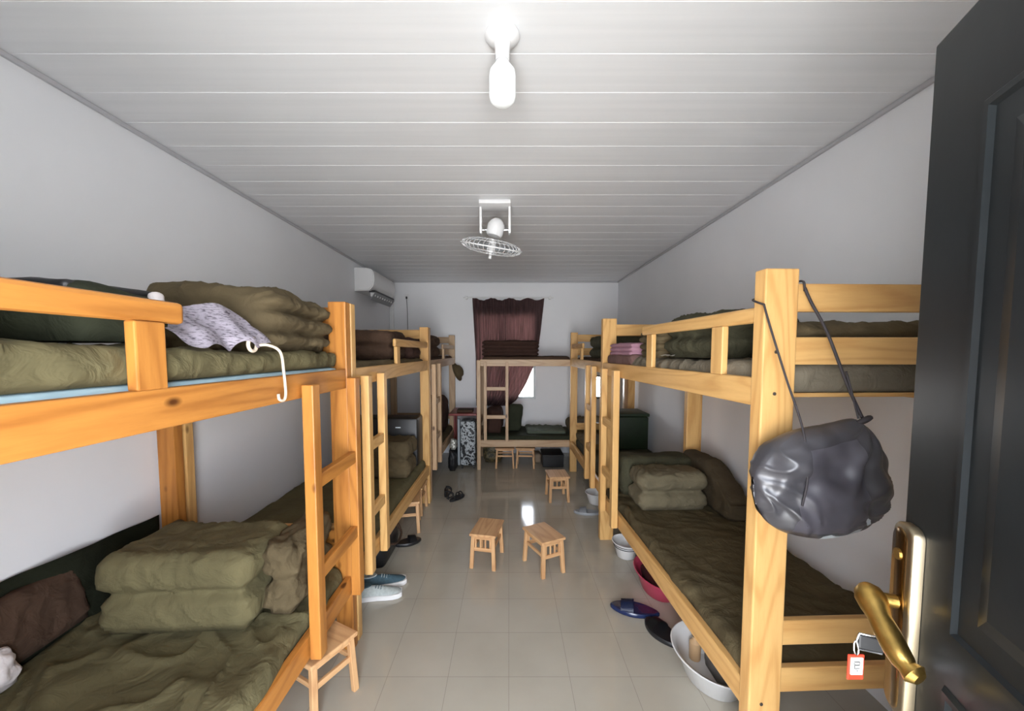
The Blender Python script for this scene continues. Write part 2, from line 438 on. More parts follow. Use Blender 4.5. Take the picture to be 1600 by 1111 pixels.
# ---------------------------------------------------------------- the open door (a leaf swung into the room)
De = Vector((.658, .622, 0)); Dh = Vector((-.364, -.931, 0)).normalized(); Dn = Vector((-.931, .364, 0)).normalized()  # towards hinge, out of the seen face
LEAF = .80
DM = Matrix(((Dh.x, Dn.x, 0, De.x), (Dh.y, Dn.y, 0, De.y), (0, 0, 1, 0), (0, 0, 0, 1)))  # local: s along leaf, n off face, z
dz0, dz1 = .012, 2.07
def DB(bm, s0, s1, n0, n1, z0, z1, bev=.002): bx(bm, s0, s1, n0, n1, z0, z1, bev=bev, M=DM)
bm = bmesh.new(); DB(bm, 0, LEAF, -.05, 0, dz0, dz1, .003)
door = struct('door_1', bm, BLACKPAINT, origin=(De.x+Dh.x*LEAF, De.y+Dh.y*LEAF, 0))
def door_panel(s0, s1, z0, z1):
    bm = bmesh.new()
    def ring(o0, o1, h0, h1):
        P = lambda o, h: [DM @ Vector(c) for c in ((s0+o, h, z0+o), (s1-o, h, z0+o), (s1-o, h, z1-o), (s0+o, h, z1-o))]
        a = [bm.verts.new(p) for p in P(o0, h0)]; b = [bm.verts.new(p) for p in P(o1, h1)]
        for i in range(4): bm.faces.new((a[i], a[(i+1) % 4], b[(i+1) % 4], b[i]))
        return b
    ring(0, .005, .0005, .006); ring(.005, .013, .006, .006); ring(.013, .018, .006, .001); ring(.018, .05, .001, .001)
    b = ring(.05, .07, .001, .005); bm.faces.new(b)
    bmesh.ops.remove_doubles(bm, verts=bm.verts, dist=1e-5)
    obj('door_panel', bm, BLACKPAINT, door)
door_panel(.115, LEAF-.12, 1.20, 1.925); door_panel(.115, LEAF-.12, .15, 1.13)
# lock plate
def plate(s0, s1, z0, z1, n0, n1, name, mat):
    bm = bmesh.new(); pts = []; r = .018
    for cx_, cz_, a0 in ((s1-r, z0+r, -90), (s1-r, z1-r, 0), (s0+r, z1-r, 90), (s0+r, z0+r, 180)):
        for k in range(6):
            a = math.radians(a0+k*18); pts.append((cx_+r*math.cos(a), cz_+r*math.sin(a)))
    cs, cz = (s0+s1)/2, (z0+z1)/2; rings = []
    for sc, n in ((1, n0), (1, n1-.004), (.93, n1-.001), (.86, n1)):
        k = (s1-s0)*(1-sc)/2
        rings.append([bm.verts.new(DM @ Vector((cs+(p-cs)*sc, n, cz+(q-cz)*(1-2*k/(z1-z0))))) for p, q in pts])
    for a, b in zip(rings, rings[1:]):
        for i in range(len(a)): bm.faces.new((a[i], a[(i+1) % len(a)], b[(i+1) % len(a)], b[i]))
    bm.faces.new(rings[-1]); bm.faces.new(rings[0])
    return obj(name, bm, mat, door, smooth=True)
lock = plate(.003, .056, 1.01, 1.325, .0005, .016, 'lock_plate', STEEL)
inner = plate(.007, .046, 1.016, 1.318, .015, .0185, 'lock_plate_face', PLATE)
def dp(s, n, z): return DM @ Vector((s, n, z))
bm = bmesh.new(); tube(bm, [dp(.03, .018, 1.275), dp(.03, .022, 1.275)], .009, 16); obj('thumb_turn', bm, BRASS, door, smooth=True)
HZ = 1.195
bm = bmesh.new()
tube(bm, [dp(.03, .016, HZ), dp(.03, .050, HZ)], .0105, 16)
cur = [dp(.014, .052, HZ+.010), dp(.022, .052, HZ+.006), dp(.032, .052, HZ), dp(.044, .051, HZ-.008), dp(.056, .050, HZ-.017), dp(.075, .047, HZ-.030), dp(.093, .044, HZ-.043), dp(.105, .041, HZ-.051), dp(.110, .039, HZ-.054), dp(.117, .034, HZ-.058), dp(.123, .030, HZ-.060)]
tube(bm, cur, [.010, .018, .021, .0195, .0155, .017, .0165, .015, .0125, .017, .010], 20)
obj('door_handle', bm, BRASS, door, smooth=True)
# key in the lock, its ring and tag
key = thing('key', 'black-headed key in the door lock with a dangling red tag', 'key', dp(.03, .02, 1.115))
bm = bmesh.new(); tube(bm, [dp(.03, .019, 1.115), dp(.03, .032, 1.115)], .0025, 8); obj('key_blade', bm, STEEL, key)
KM = DM @ Matrix.Translation((.03, .030, 1.115))
obj('key_head', B(-.003, .003, 0, .034, -.012, .012, bev=.0025, M=KM), BLACKP, key)
bm = bmesh.new(); tube(bm, [KM @ Vector(p) for p in ((0, .002, .0135), (0, .033, .0135), (0, .036, 0), (0, .033, -.0135), (0, .002, -.0135))], .0018, 8)
obj('key_edge', bm, CHROME, key, smooth=True, label='silver metal rim of the key head')
rc = KM @ Vector((0, .036, -.004))
bm = bmesh.new(); tube(bm, [rc+Vector((.004*math.cos(a), .004*math.sin(a)*.4, .011*math.sin(a)-.009)) for a in [2*PI*k/16 for k in range(16)]], .0011, 6, closed=True)
obj('key_ring', bm, CHROME, key, smooth=True)
tcn = rc+Vector((0, -.002, -.042))
def tagplate(w, h, t, z0, y):
    return B(tcn.x-w/2, tcn.x+w/2, tcn.y+y, tcn.y+y+t, tcn.z-h/2+z0, tcn.z+h/2+z0, bev=.0012)
obj('key_tag', tagplate(.027, .044, .003, 0, 0), REDTAG, key, label='red plastic key tag')
obj('tag_paper', tagplate(.020, .030, .0008, .003, -.0009), PAPER, key, label='white paper label in the tag')
bm = bmesh.new()
for a in ((-.005, .011, .004, .011), (.004, .011, .004, .005), (.004, .005, -.004, .005), (-.004, .005, -.004, -.001), (-.004, -.001, .005, -.001), (.0, -.003, .001, -.006), (-.006, .008, -.003, .007)):
    tube(bm, [(tcn.x+a[0], tcn.y-.0014, tcn.z+a[1]), (tcn.x+a[2], tcn.y-.0014, tcn.z+a[3])], .0007, 5)
obj('tag_writing', bm, BLACKP, key, label='black handwritten strokes')

# ---------------------------------------------------------------- bunk beds
ZD, ZU = .335, 1.43         # deck heights (top of boards lie a bit above)
def bunk(label, x0, x1, y0, y1, aisle, tone, ladder, guard, pw=.09, pt=.055, gz=(1.67, 1.725), end_near=True, axis='y', top=1.855, bal=None):
    """bed running along y with its open side at aisle (+1: the +x side, -1: the -x side)"""
    X, Y_, Z_ = PINE[tone]
    t = thing('bunk_bed', label, 'bunk bed', ((x0+x1)/2, (y0+y1)/2, 0), 'wooden bunk beds')
    # for axis x (bed along the back wall) all shapes are turned a quarter
    if axis == 'x': raise ValueError
    xa, xw = (x1, x0) if aisle > 0 else (x0, x1)    # aisle side plane, wall side plane
    s = -aisle                                       # direction from aisle into the bed
    def rng(a, b): return (min(a, b), max(a, b))
    for xx, ss in ((xa, s), (xw, -s)):
        for yy, sy in ((y0, 1), (y1, -1)):
            a, b = rng(xx, xx+ss*pw); c, d = rng(yy, yy+sy*pt)
            o = obj('post', B(a, b, c, d, 0, top, bev=.005), Z_, t)
    ya, yb = y0+pt, y1-pt
    for xx, ss in ((xa, s), (xw, -s)):
        a, b = rng(xx+ss*.004, xx+ss*.034)
        obj('side_rail', B(a, b, ya-.001, yb+.001, 1.414, 1.512, bev=.004), Y_, t)
        obj('side_rail', B(a, b, ya-.001, yb+.001, .315, .415, bev=.004), Y_, t)
    xi0, xi1 = x0+pw-.001, x1-pw+.001
    for yy in (y0+.012, y1-.012-.026):
        for z0, z1 in ((1.735, 1.828), (1.557, 1.650), (.565, .655), (.39, .48)):
            obj('end_rail', B(xi0, xi1, yy, yy+.026, z0, z1, bev=.004), X, t)
    for z in (1.44, .345):
        bm = bmesh.new(); n = 14; w = (yb-ya)/n
        for i in range(n): bx(bm, x0+.04, x1-.04, ya+i*w+.012, ya+(i+1)*w-.012, z, z+.015, bev=.002)
        obj('bed_board', bm, X, t)
    if ladder:
        a, b = ladder; xo = xa-s*.002; w = .046
        c, d = rng(xo, xo-s*w)
        for yy in (a, b):
            obj('ladder_stile', B(c, d, yy, yy+.058, .318, 1.468, bev=.004), Z_, t)
        for z in (1.06, .665):
            obj('ladder_rung', B(c+.006, d-.006, a+.049, b+.001, z-.03, z+.03, bev=.004), Y_, t)
    if guard:
        a, b = guard; c, d = rng(xa+s*.006, xa+s*.032)
        bm = bmesh.new()
        bx(bm, c, d, a, b, gz[0], gz[1], bev=.011)
        obj('guard_rail', bm, Y_, t)
        for yb_ in bal:
            obj('baluster', B(*rng(xa+s*.005, xa+s*.031), yb_, yb_+.078, 1.511, gz[0]+.001, bev=.004), Z_, t)
    # bolts on the posts
    for zz in (1.60, 1.46, .36):
        bm = bmesh.new(); tube(bm, [(xa+s*.045, y0-.002, zz), (xa+s*.045, y0+.002, zz)], .006, 10)
        obj('bolt', bm, DEAD, t)
    return t
LX0, LX1, RX0, RX1 = -1.825, -.83, .845, 1.685
bunk('honey orange pine bunk bed nearest the camera along the left wall', LX0, LX1, .05, 2.02, 1, 'orange', (1.525, 1.95), (.105, 1.0), bal=(.35, .862))
bunk('pine bunk bed along the left wall, between two others, ladder at its near end', LX0, LX1, 2.035, 4.02, 1, 'pale', (2.135, 2.40), (2.85, 3.965), bal=(2.88,), gz=(1.64, 1.70))
bunk('farthest pine bunk bed along the left wall, its foot against the back wall', LX0, LX1, 4.035, 5.945, 1, 'pink', (4.10, 4.40), (4.9, 5.89), bal=(4.95,), gz=(1.64, 1.70))
bunk('pale pine bunk bed nearest the camera along the right wall, black bag on its post', RX0, RX1, 1.28, 3.235, -1, 'pale', (2.72, 3.02), (1.334, 2.36), pw=.115, bal=(1.52, 2.20), gz=(1.70, 1.755), top=1.875)
bunk('pine bunk bed farther along the right wall, ladder at its near end', RX0-.03, RX1-.02, 3.28, 5.10, -1, 'pale', (3.54, 3.81), (4.3, 5.045), bal=(4.35,), gz=(1.64, 1.70))
# the bed across the back wall, its long open side facing the door
def bunk_across(label, x0, x1, y0, y1, tone):
    X, Y_, Z_ = PINE[tone]
    t = thing('bunk_bed', label, 'bunk bed', ((x0+x1)/2, (y0+y1)/2, 0), 'wooden bunk beds')
    pw, pt = .05, .08
    for xx in (x0, x1-pw):
        for yy in (y0, y1-pt):
            obj('post', B(xx, xx+pw, yy, yy+pt, 0, 1.49, bev=.004), Z_, t)
    for yy in (y0+.004, y1-.034):
        obj('side_rail', B(x0+pw-.001, x1-pw+.001, yy, yy+.03, 1.41, 1.50, bev=.004), X, t)
        obj('side_rail', B(x0+pw-.001, x1-pw+.001, yy, yy+.03, .315, .41, bev=.004), X, t)
    for xx in (x0+.01, x1-.036):
        for z0, z1 in ((1.40, 1.49), (.56, .65), (.39, .48)):
            obj('end_rail', B(xx, xx+.026, y0+pt-.001, y1-pt+.001, z0, z1, bev=.004), Y_, t)
    for z in (1.44, .345):
        bm = bmesh.new()
        for i in range(14):
            w = (x1-x0-.1)/14; bx(bm, x0+.05+i*w+.012, x0+.05+(i+1)*w-.012, y0+.035, y1-.035, z, z+.015, bev=.002)
        obj('bed_board', bm, Y_, t)
    for xx in (-.335, -.045):
        obj('ladder_stile', B(xx, xx+.04, y0-.036, y0-.002, .40, 1.47, bev=.004), Z_, t)
    for z in (1.11, .73):
        obj('ladder_rung', B(-.296, -.044, y0-.032, y0-.006, z-.024, z+.024, bev=.004), X, t)
    return t
bunk_across('pale pine bunk bed standing across the back wall under the brown curtain', -.43, 1.60, 5.125, 5.90, 'pink')

# ---------------------------------------------------------------- bedding
def bed_piece(name, label, cat, bm, mat, group=None, smooth='all'):
    bm.verts.ensure_lookup_table()
    xs = [v.co for v in bm.verts]
    c = (sum(v.x for v in xs)/len(xs), sum(v.y for v in xs)/len(xs), min(v.z for v in xs))
    o = obj(name, bm, mat, None, smooth=smooth, origin=c)
    return tag(o, label, cat, group)
MG, QG = 'mattresses on the bunk beds', 'folded quilts on the bunk beds'
def mattress(label, x0, x1, y0, y1, z0, z1, mat, seed, crease=.012, r=.035, cfreq=3, amp=.008, res=.03):
    return bed_piece('mattress', label, 'mattress', soft(x0, x1, y0, y1, z0, z1, r=r, res=res, amp=amp, freq=4, seed=seed, crease=crease, cfreq=cfreq), mat, MG)
def quilt(label, x0, x1, y0, y1, z0, z1, mat, seed, layers=2, rot=0, r=.036, amp=.008, groove=.026, crease=.014, **k):
    M = Rz((x0+x1)/2, (y0+y1)/2, math.radians(rot))
    return bed_piece('folded_quilt', label, 'quilt', soft(x0, x1, y0, y1, z0, z1, r=r, res=.012, amp=amp, freq=5, seed=seed, layers=layers, groove=groove, crease=crease, cfreq=7, M=M, **k), mat, QG)

zl, zu = .362, 1.457    # tops of the boards
# --- left near bed, upper
mattress('pale blue under-mattress edge on the upper bunk nearest left', -1.77, -.868, .12, 1.95, zu, 1.525, BLUECLOTH, 1, crease=0, r=.02, amp=.003)
bed_piece('bed_cover', 'thick olive bedspread spread over the upper bunk nearest left', 'bedspread',
          soft(-1.78, -.868, .12, 1.955, 1.526, 1.595, r=.03, res=.014, amp=.006, freq=4, seed=2, crease=.016, cfreq=5,
               topfn=lambda u, v: .045*max(0, 1-v*1.55)), OLIVE)
quilt('large olive brown quilt folded in three on the upper bunk nearest left', -1.41, -.895, 1.46, 1.945, 1.60, 1.85, OLIVE_B, 3, layers=3, r=.075, amp=.018, groove=.045, gy=.15, crease=.016,
      topfn=lambda u, v: -.03*v+.02*math.sin(u*3))
quilt('dark green quilt behind the guard rail of the upper bunk nearest left', -1.62, -.93, .16, .70, 1.66, 1.72, OLIVE_G, 4, layers=1, r=.03)
bag = thing('duffel_bag', 'dark green and black cloth bag lying on the upper bunk nearest left', 'bag', (-1.12, .90, 1.63))
obj('bag_body', soft(-1.26, -.935, .84, 1.09, 1.625, 1.752, r=.05, res=.02, amp=.014, freq=7, seed=5, crease=.01), OLIVE_G, bag, smooth='all')
obj('bag_flap', soft(-1.25, -.97, .85, 1.08, 1.742, 1.766, r=.014, res=.02, amp=.008, freq=8, seed=6), BLACKP, bag, smooth='all', label='black flap')
obj('bag_toggle', soft(-.965, -.935, 1.03, 1.06, 1.705, 1.76, r=.012, res=.008, amp=.003, seed=7), WHITECLOTH, bag, smooth='all', label='whitish toggle')
def crumple(x0, x1, y0, y1, zf, seed, amp=.02, freq=12, nx=40, ny=40, th=.006):
    """crumpled sheet given by a height function, with thickness"""
    bm = bmesh.new(); g = []
    for i in range(nx+1):
        row = []
        for j in range(ny+1):
            u, v = i/nx, j/ny
            x, y, z = zf(u, v) if callable(zf) else (x0+u*(x1-x0), y0+v*(y1-y0), zf)
            w = Vector((x*freq, y*freq, z*freq))+Vector((seed, seed*2, 0))
            d = Vector((noise.noise(w), noise.noise(w+Vector((9, 0, 0))), noise.noise(w+Vector((0, 9, 0)))))*amp
            row.append(bm.verts.new(Vector((x, y, z))+d))
        g.append(row)
    for i in range(nx):
        for j in range(ny): bm.faces.new((g[i][j], g[i+1][j], g[i+1][j+1], g[i][j+1]))
    r = bmesh.ops.solidify(bm, geom=list(bm.faces), thickness=th)
    return bm
# grey shirt thrown in a heap on the bedspread
def shirt(u, v):
    y = 1.03+.34*u+.03*v
    hgt = (1-v)**.8*(.025+.105*min(1, .15+u*1.3))
    return (-1.0+.125*v+.015*math.sin(u*9), y, 1.622+hgt+.010*math.sin(u*17+v*4))
bed_piece('shirt', 'crumpled grey and white speckled shirt lying before the large olive quilt', 'shirt', crumple(0, 1, 0, 1, shirt, 3, amp=.020, freq=13, nx=60, ny=50), STRIPED)
strap = thing('cord_strap', 'white cord with a ring hanging over the upper rail nearest left', 'cord', (-.84, 1.36, 1.6))
rcn = Vector((-.875, 1.315, 1.625))
obj('ring', T([rcn+Vector((0, .022*math.cos(a), .022*math.sin(a))) for a in [2*PI*k/20 for k in range(20)]], .006, 8, closed=True), WCORD, strap, smooth='all')
obj('cord', T(smoothcurve([(-.875, 1.335, 1.622), (-.850, 1.36, 1.624), (-.823, 1.385, 1.60), (-.817, 1.392, 1.53), (-.817, 1.40, 1.45), (-.82, 1.392, 1.425), (-.823, 1.37, 1.43), (-.823, 1.365, 1.45)], 6), .005, 8), WCORD, strap, smooth='all')

# --- left near bed, lower
mattress('wrinkled olive mattress cover on the lower bunk nearest left', -1.79, -.868, .115, 1.955, zl, .462, OLIVE, 10, crease=.040, cfreq=3.6, amp=.008, res=.013)
bed_piece('blanket', 'brown olive blanket behind the square quilt, against the bed foot', 'blanket',
          soft(-1.74, -1.06, 1.815, 1.945, .48, .72, r=.05, res=.015, amp=.014, freq=7, seed=17, crease=.016, cfreq=6), OLIVE_B)
quilt('two-layer olive quilt folded square on the lower bunk nearest left', -1.61, -1.05, 1.45, 1.79, .486, .80, OLIVE, 11, layers=2, rot=3, r=.045, amp=.009, groove=.028)
bed_piece('quilt', 'rumpled olive quilt end heaped beside the square quilt, behind the ladder', 'quilt',
          soft(-1.04, -.915, 1.56, 1.945, .48, .785, r=.05, res=.011, amp=.022, freq=8, seed=12, crease=.022, cfreq=8, layers=2, groove=.02), OLIVE_B)
bed_piece('wall_cover', 'dark green cloth lining the wall behind the lower bunk nearest left', 'cloth',
          crumple(0, 1, 0, 1, lambda u, v: (-1.815+.045*(1-v)**2+.012*math.sin(u*26), .13+1.80*u, .445+.32*v+.008*math.sin(u*11)), 5, amp=.010, freq=6, nx=90, ny=20, th=.008), OLIVE_G)
PMX = Matrix.Translation((-1.785, 1.36, .475)) @ Matrix.Rotation(math.radians(-14), 4, 'Y') @ Matrix.Rotation(math.radians(8), 4, 'Z')
bed_piece('pillow', 'flat brown pillow leaning on the green wall cloth, lower left bunk', 'pillow',
          soft(-.02, .06, -.30, .20, .012, .25, r=.035, res=.015, amp=.012, freq=7, seed=14, crease=.012, cfreq=6, M=PMX), BROWN)
bed_piece('towel', 'white crumpled towel at the left picture edge on the lower bunk', 'towel',
          soft(-1.765, -1.665, 1.16, 1.27, .475, .60, r=.045, res=.01, amp=.022, freq=16, seed=15), WHITECLOTH)

# --- second left bed
mattress('olive mattress on the upper bunk of the middle left bed', -1.78, -.868, 2.10, 3.955, zu, 1.535, OLIVE_B, 20)
quilt('dark brown quilt folded double on the upper bunk of the middle left bed', -1.55, -.93, 3.02, 3.44, 1.54, 1.765, BROWN, 21)
bed_piece('blanket', 'maroon brown blanket behind the dark quilt, middle left upper bunk', 'blanket', soft(-1.4, -.885, 3.50, 3.90, 1.54, 1.735, r=.05, res=.02, amp=.015, seed=22, layers=2), MAROON)
mattress('olive mattress on the lower bunk of the middle left bed', -1.79, -.868, 2.10, 3.955, zl, .475, OLIVE, 23)
quilt('brown quilt folded double on the lower bunk of the middle left bed', -1.45, -.895, 3.34, 3.64, .48, .80, OLIVE_B, 24)
blk = thing('storage_case', 'black case with a small white mark on the middle left lower bunk', 'case', (-1.2, 3.8, .49))
obj('case_body', B(-1.56, -.89, 3.69, 3.94, .482, .955, bev=.02), BLACKP, blk, smooth=True)
obj('case_mark', B(-1.10, -1.05, 3.686, 3.690, .862, .874, bev=0), REFL, blk, label='small white mark')

# --- far left bed
mattress('brown mattress on the upper bunk of the farthest left bed', -1.78, -.868, 4.10, 5.885, zu, 1.535, BROWN, 30)
quilt('tall dark brown quilt beside the post on the farthest left upper bunk', -1.5, -.875, 4.12, 4.84, 1.54, 1.79, BROWN, 31)
mattress('olive brown mattress on the lower bunk of the farthest left bed', -1.79, -.868, 4.10, 5.885, zl, .475, OLIVE_B, 32)
bed_piece('coat', 'dark brown coat bundled on the farthest left lower bunk', 'coat', soft(-1.2, -.885, 5.25, 5.6, .48, .98, r=.11, res=.02, amp=.02, freq=7, seed=33, crease=.02), MAROON)
cap_ = thing('cap', 'brown cap hanging on the far post of the farthest left bunk bed', 'cap', (-.79, 5.90, 1.2))
bm = bmesh.new(); Mc = Matrix.Translation((-.785, 5.86, 1.30)) @ Matrix.Rotation(math.radians(68), 4, 'Y') @ Matrix.Rotation(.2, 4, 'X')
lathe(bm, [(.0, .085), (.05, .08), (.085, .06), (.10, .03), (.104, 0), (.098, 0), (.092, .03), (.0, .075)], n=24, M=Mc); obj('crown', bm, OLIVE_B, cap_, smooth=True)
bm = bmesh.new(); lathe(bm, [(.10, .004), (.15, -.004), (.15, -.008), (.10, 0), (.10, .004)], n=24, M=Mc); obj('brim', bm, OLIVE_B, cap_, smooth=True)

# --- back bed
mattress('thin dark brown mattress on the upper bunk across the back wall', -.36, .83, 5.17, 5.87, zu, 1.535, BROWN, 40)
quilt('wide dark brown quilt folded flat on the upper back bunk before the curtain', -.36, .40, 5.30, 5.84, 1.54, 1.755, MAROON, 41, layers=4, groove=.03)
mattress('dark green mattress on the lower bunk across the back wall', -.36, 1.52, 5.17, 5.87, zl, .455, OLIVE_G, 42)
bed_piece('bundle', 'dark brown bundle of clothes behind the back bed ladder', 'bundle', soft(-.32, -.09, 5.32, 5.80, .46, .80, r=.08, res=.02, amp=.02, freq=7, seed=43), MAROON)
bed_piece('pillow', 'dark olive pillow standing at an angle behind the back bed ladder', 'pillow',
          soft(-.06, .17, 5.45, 5.58, .47, .85, r=.055, res=.02, amp=.012, seed=44, M=Matrix.Translation((0, 0, 0)) @ Matrix.Translation((.2, 5.5, .46)) @ Matrix.Shear('XY', 4, (.12, 0)) @ Matrix.Translation((-.2, -5.5, -.46))), OLIVE_G)
bed_piece('blanket', 'crumpled grey green blanket on the lower back bunk, right of the pillow', 'blanket', soft(.26, .80, 5.30, 5.75, .458, .50, r=.03, res=.02, amp=.018, freq=9, seed=45, crease=.02, cfreq=7), plain('grey_green_blanket_cloth', hexc(84, 92, 78), .9))
bed_piece('blanket', 'olive brown rumpled blanket on the lower back bunk behind the right hand post', 'blanket', soft(.86, 1.5, 5.25, 5.8, .458, .62, r=.06, res=.02, amp=.02, freq=7, seed=46, crease=.02), OLIVE_B)

R1_FROM = set(bpy.data.objects)
# --- right near bed, upper
mattress('grey olive mattress cover on the upper bunk nearest right', .885, 1.64, 1.345, 3.165, zu, 1.56, GREYSHEET, 50, crease=.024, cfreq=5, res=.016)
quilt('dark olive quilt folded behind the guard rail of the upper bunk nearest right', .90, 1.30, 1.66, 2.16, 1.572, 1.785, OLIVE_D, 51, r=.07, amp=.014)
quilt('olive brown folded quilt behind the end rails of the upper bunk nearest right', 1.04, 1.62, 1.37, 1.62, 1.57, 1.705, OLIVE_B, 52, layers=2)
bed_piece('blanket', 'striped brown blanket end beyond the guard rail of the upper right bunk', 'blanket', soft(.888, 1.45, 2.20, 2.52, 1.565, 1.745, r=.06, res=.018, amp=.012, freq=7, seed=53, layers=4, groove=.018), OLIVE_B)
bed_piece('folded_cloth', 'mauve folded cloth lying near the far post of the upper bunk nearest right', 'cloth', soft(.872, 1.28, 2.60, 3.08, 1.575, 1.665, r=.02, res=.02, amp=.006, freq=7, seed=54, layers=3, groove=.012), MAUVE)
bed_piece('blanket', 'maroon brown sheet sagging under the mauve folded cloth', 'blanket', soft(.862, 1.5, 2.56, 3.13, 1.50, 1.582, r=.03, res=.02, amp=.006, seed=55), fabric('dusty_brown_cloth', hexc(112, 86, 80)))
bed_piece('paper', 'folded white paper lying on the upper bunk nearest right beside the baluster', 'paper', crumple(.885, .96, 2.05, 2.19, 1.578, 9, amp=.012, freq=20, nx=14, ny=14, th=.003), PAPER, smooth=True)

# --- right near bed, lower
mattress('dark olive brown mattress cover on the lower bunk nearest right', .885, 1.65, 1.345, 3.165, zl, .462, fabric('dark_olive_brown_cloth', hexc(84, 74, 52)), 60, crease=.018, cfreq=4, res=.015)
quilt('two-layer olive grey quilt on the lower bunk nearest right', .99, 1.47, 2.66, 2.92, .47, .735, fabric('grey_olive_quilt_cloth', hexc(104, 96, 76)), 61, r=.045)
bed_piece('blanket', 'dark olive cover heaped over the far end of the lower bunk nearest right', 'blanket',
          soft(.95, 1.52, 2.95, 3.15, .47, .775, r=.05, res=.02, amp=.012, freq=6, seed=62, crease=.01), OLIVE_D)
bed_piece('blanket', 'dark brown cover piled against the right wall beside the grey quilt', 'blanket',
          soft(1.50, 1.655, 2.45, 3.15, .47, .80, r=.06, res=.02, amp=.014, freq=6, seed=63, crease=.012,
               topfn=lambda u, v: -.20*max(0, 1-v*2.2)), fabric('brown_olive_cloth', hexc(72, 62, 46)))
R1_OBJS = [o for o in bpy.data.objects if o not in R1_FROM]+[bpy.data.objects['bunk_bed.003']]
for o in R1_OBJS:   # this bed stands slightly askew in the room, its far end turned into the aisle
    if o.parent: continue
    a = math.radians(2.1); d = o.location-Vector((.86, 1.28, 0))
    o.location = Vector((.86+d.x*math.cos(a)-d.y*math.sin(a), 1.28+d.x*math.sin(a)+d.y*math.cos(a), o.location.z)); o.rotation_euler.z = a
# --- second right bed
mattress('dark mattress on the upper bunk of the farther right bed', .885, 1.64, 3.345, 5.03, zu, 1.53, BROWN, 70)
quilt('small dark olive quilt on the upper bunk of the farther right bed', .90, 1.45, 3.75, 4.25, 1.535, 1.755, OLIVE_D, 71)
mattress('dark olive mattress on the lower bunk of the farther right bed', .885, 1.65, 3.345, 5.03, zl, .46, OLIVE_D, 72)
bed_piece('blanket', 'mottled brown blanket on the far end of the farther right lower bunk', 'blanket', soft(.89, 1.16, 4.35, 4.98, .465, .55, r=.035, res=.02, amp=.015, freq=9, seed=73, crease=.02, cfreq=7), OLIVE_B)
bt = thing('storage_box', 'dark green box beside the right wall on the farther right lower bunk', 'box', (1.4, 4.6, .46))
obj('box_body', B(1.20, 1.62, 4.40, 4.8, .465, .85, bev=.02), DKGREEN, bt, smooth=True)
obj('box_lid', B(1.19, 1.63, 4.39, 4.81, .85, .89, bev=.015), DKGREEN, bt, smooth=True)

# ---------------------------------------------------------------- black drawstring bag on the right post
hb = thing('drawstring_bag', 'black nylon drawstring bag hanging from the near right bed post', 'bag', (.97, 1.19, 1.0))
bc = Vector((.966, 1.175, 1.197)); knot = Vector((1.085, 1.165, 1.392))
bm = bmesh.new(); nu, nv = 170, 110; g = []
for j in range(nv+1):
    ph = PI*j/nv; row = []
    for i in range(nu):
        th = 2*PI*i/nu
        x = math.cos(th)*math.sin(ph); y = math.sin(th)*math.sin(ph); z = math.cos(ph)
        # outline in the x/z plane, a squarish sack, flattened in depth
        e = .86; sg = lambda a: math.copysign(abs(a)**e, a)
        p = Vector((.206*sg(x), .088*y, .176*sg(z)))
        if z > 0: p.x += .03*z*z; p.z += .03*max(0, 1-abs(p.x-.10)/.09)*z
        # folds radiate from the knot
        q = p+bc-knot; an = math.atan2(q.x, -q.z); d = math.sqrt(q.x**2+q.z**2)
        f = math.sin(an*9+2.2*noise.noise(Vector((p.x*9, p.z*9, 2))))*.010*min(1, d/.07)
        f += .016*noise.noise(Vector((p.x*11, p.y*8, p.z*11)))+.007*noise.noise(Vector((p.x*26+5, p.y*20, p.z*26)))
        f += .020*wrinkle(p, 5.5, Vector((3, 1, 2)))-.004
        p.y += (-f if y < 0 else f)*(1-abs(z)**4)
        p += p.normalized()*.004*noise.noise(Vector((p.x*18, p.y*18, p.z*18)))
        row.append(bm.verts.new(p+bc))
    g.append(row)
for j in range(nv):
    for i in range(nu): bm.faces.new((g[j][i], g[j][(i+1) % nu], g[j+1][(i+1) % nu], g[j+1][i]))
bmesh.ops.remove_doubles(bm, verts=bm.verts, dist=1e-4)
body = obj('bag_body', bm, NYLON, hb, smooth='all')
def bagpatch(fn, nu, nv, off, mat, name, label):
    """a panel lying on the front of the sack, offset outward"""
    bm = bmesh.new(); g = []
    from mathutils.bvhtree import BVHTree
    me = body.data; bv = BVHTree.FromPolygons([v.co+Vector(hb.location) for v in me.vertices], [tuple(p.vertices) for p in me.polygons])
    for i in range(nu+1):
        row = []
        for j in range(nv+1):
            x, z = fn(i/nu, j/nv)
            h = bv.ray_cast(Vector((bc.x+x, 0.8, bc.z+z)), Vector((0, 1, 0)))
            p = h[0]-Vector((0, off, 0)) if h[0] else Vector((bc.x+x, bc.y, bc.z+z))
            row.append(bm.verts.new(p))
        g.append(row)
    for i in range(nu):
        for j in range(nv): bm.faces.new((g[i][j], g[i+1][j], g[i+1][j+1], g[i][j+1]))
    bmesh.ops.solidify(bm, geom=list(bm.faces), thickness=.001)
    return obj(name, bm, mat, hb, smooth=True, label=label)
bagpatch(lambda u, v: (-.115+.03*(1-v)+(.15+.07*v)*u, .115-.25*v+.03*u*(1-v)), 30, 34, .002, NYLON_G, 'pocket', 'greyish front pocket')
from mathutils.bvhtree import BVHTree
bvh = BVHTree.FromPolygons([v.co+Vector(hb.location) for v in body.data.vertices], [tuple(p.vertices) for p in body.data.polygons])
def low(x):
    z = -.21
    while z < 0 and bvh.ray_cast(Vector((bc.x+x, .8, bc.z+z)), Vector((0, 1, 0)))[0] is None: z += .0015
    return z+.003
bagpatch(lambda u, v: (-.03+.13*u, low(-.03+.13*u)+.010+.016*v+.004*math.sin(u*9)), 36, 4, .0025, REFL, 'reflective_strip', 'white reflective strip')
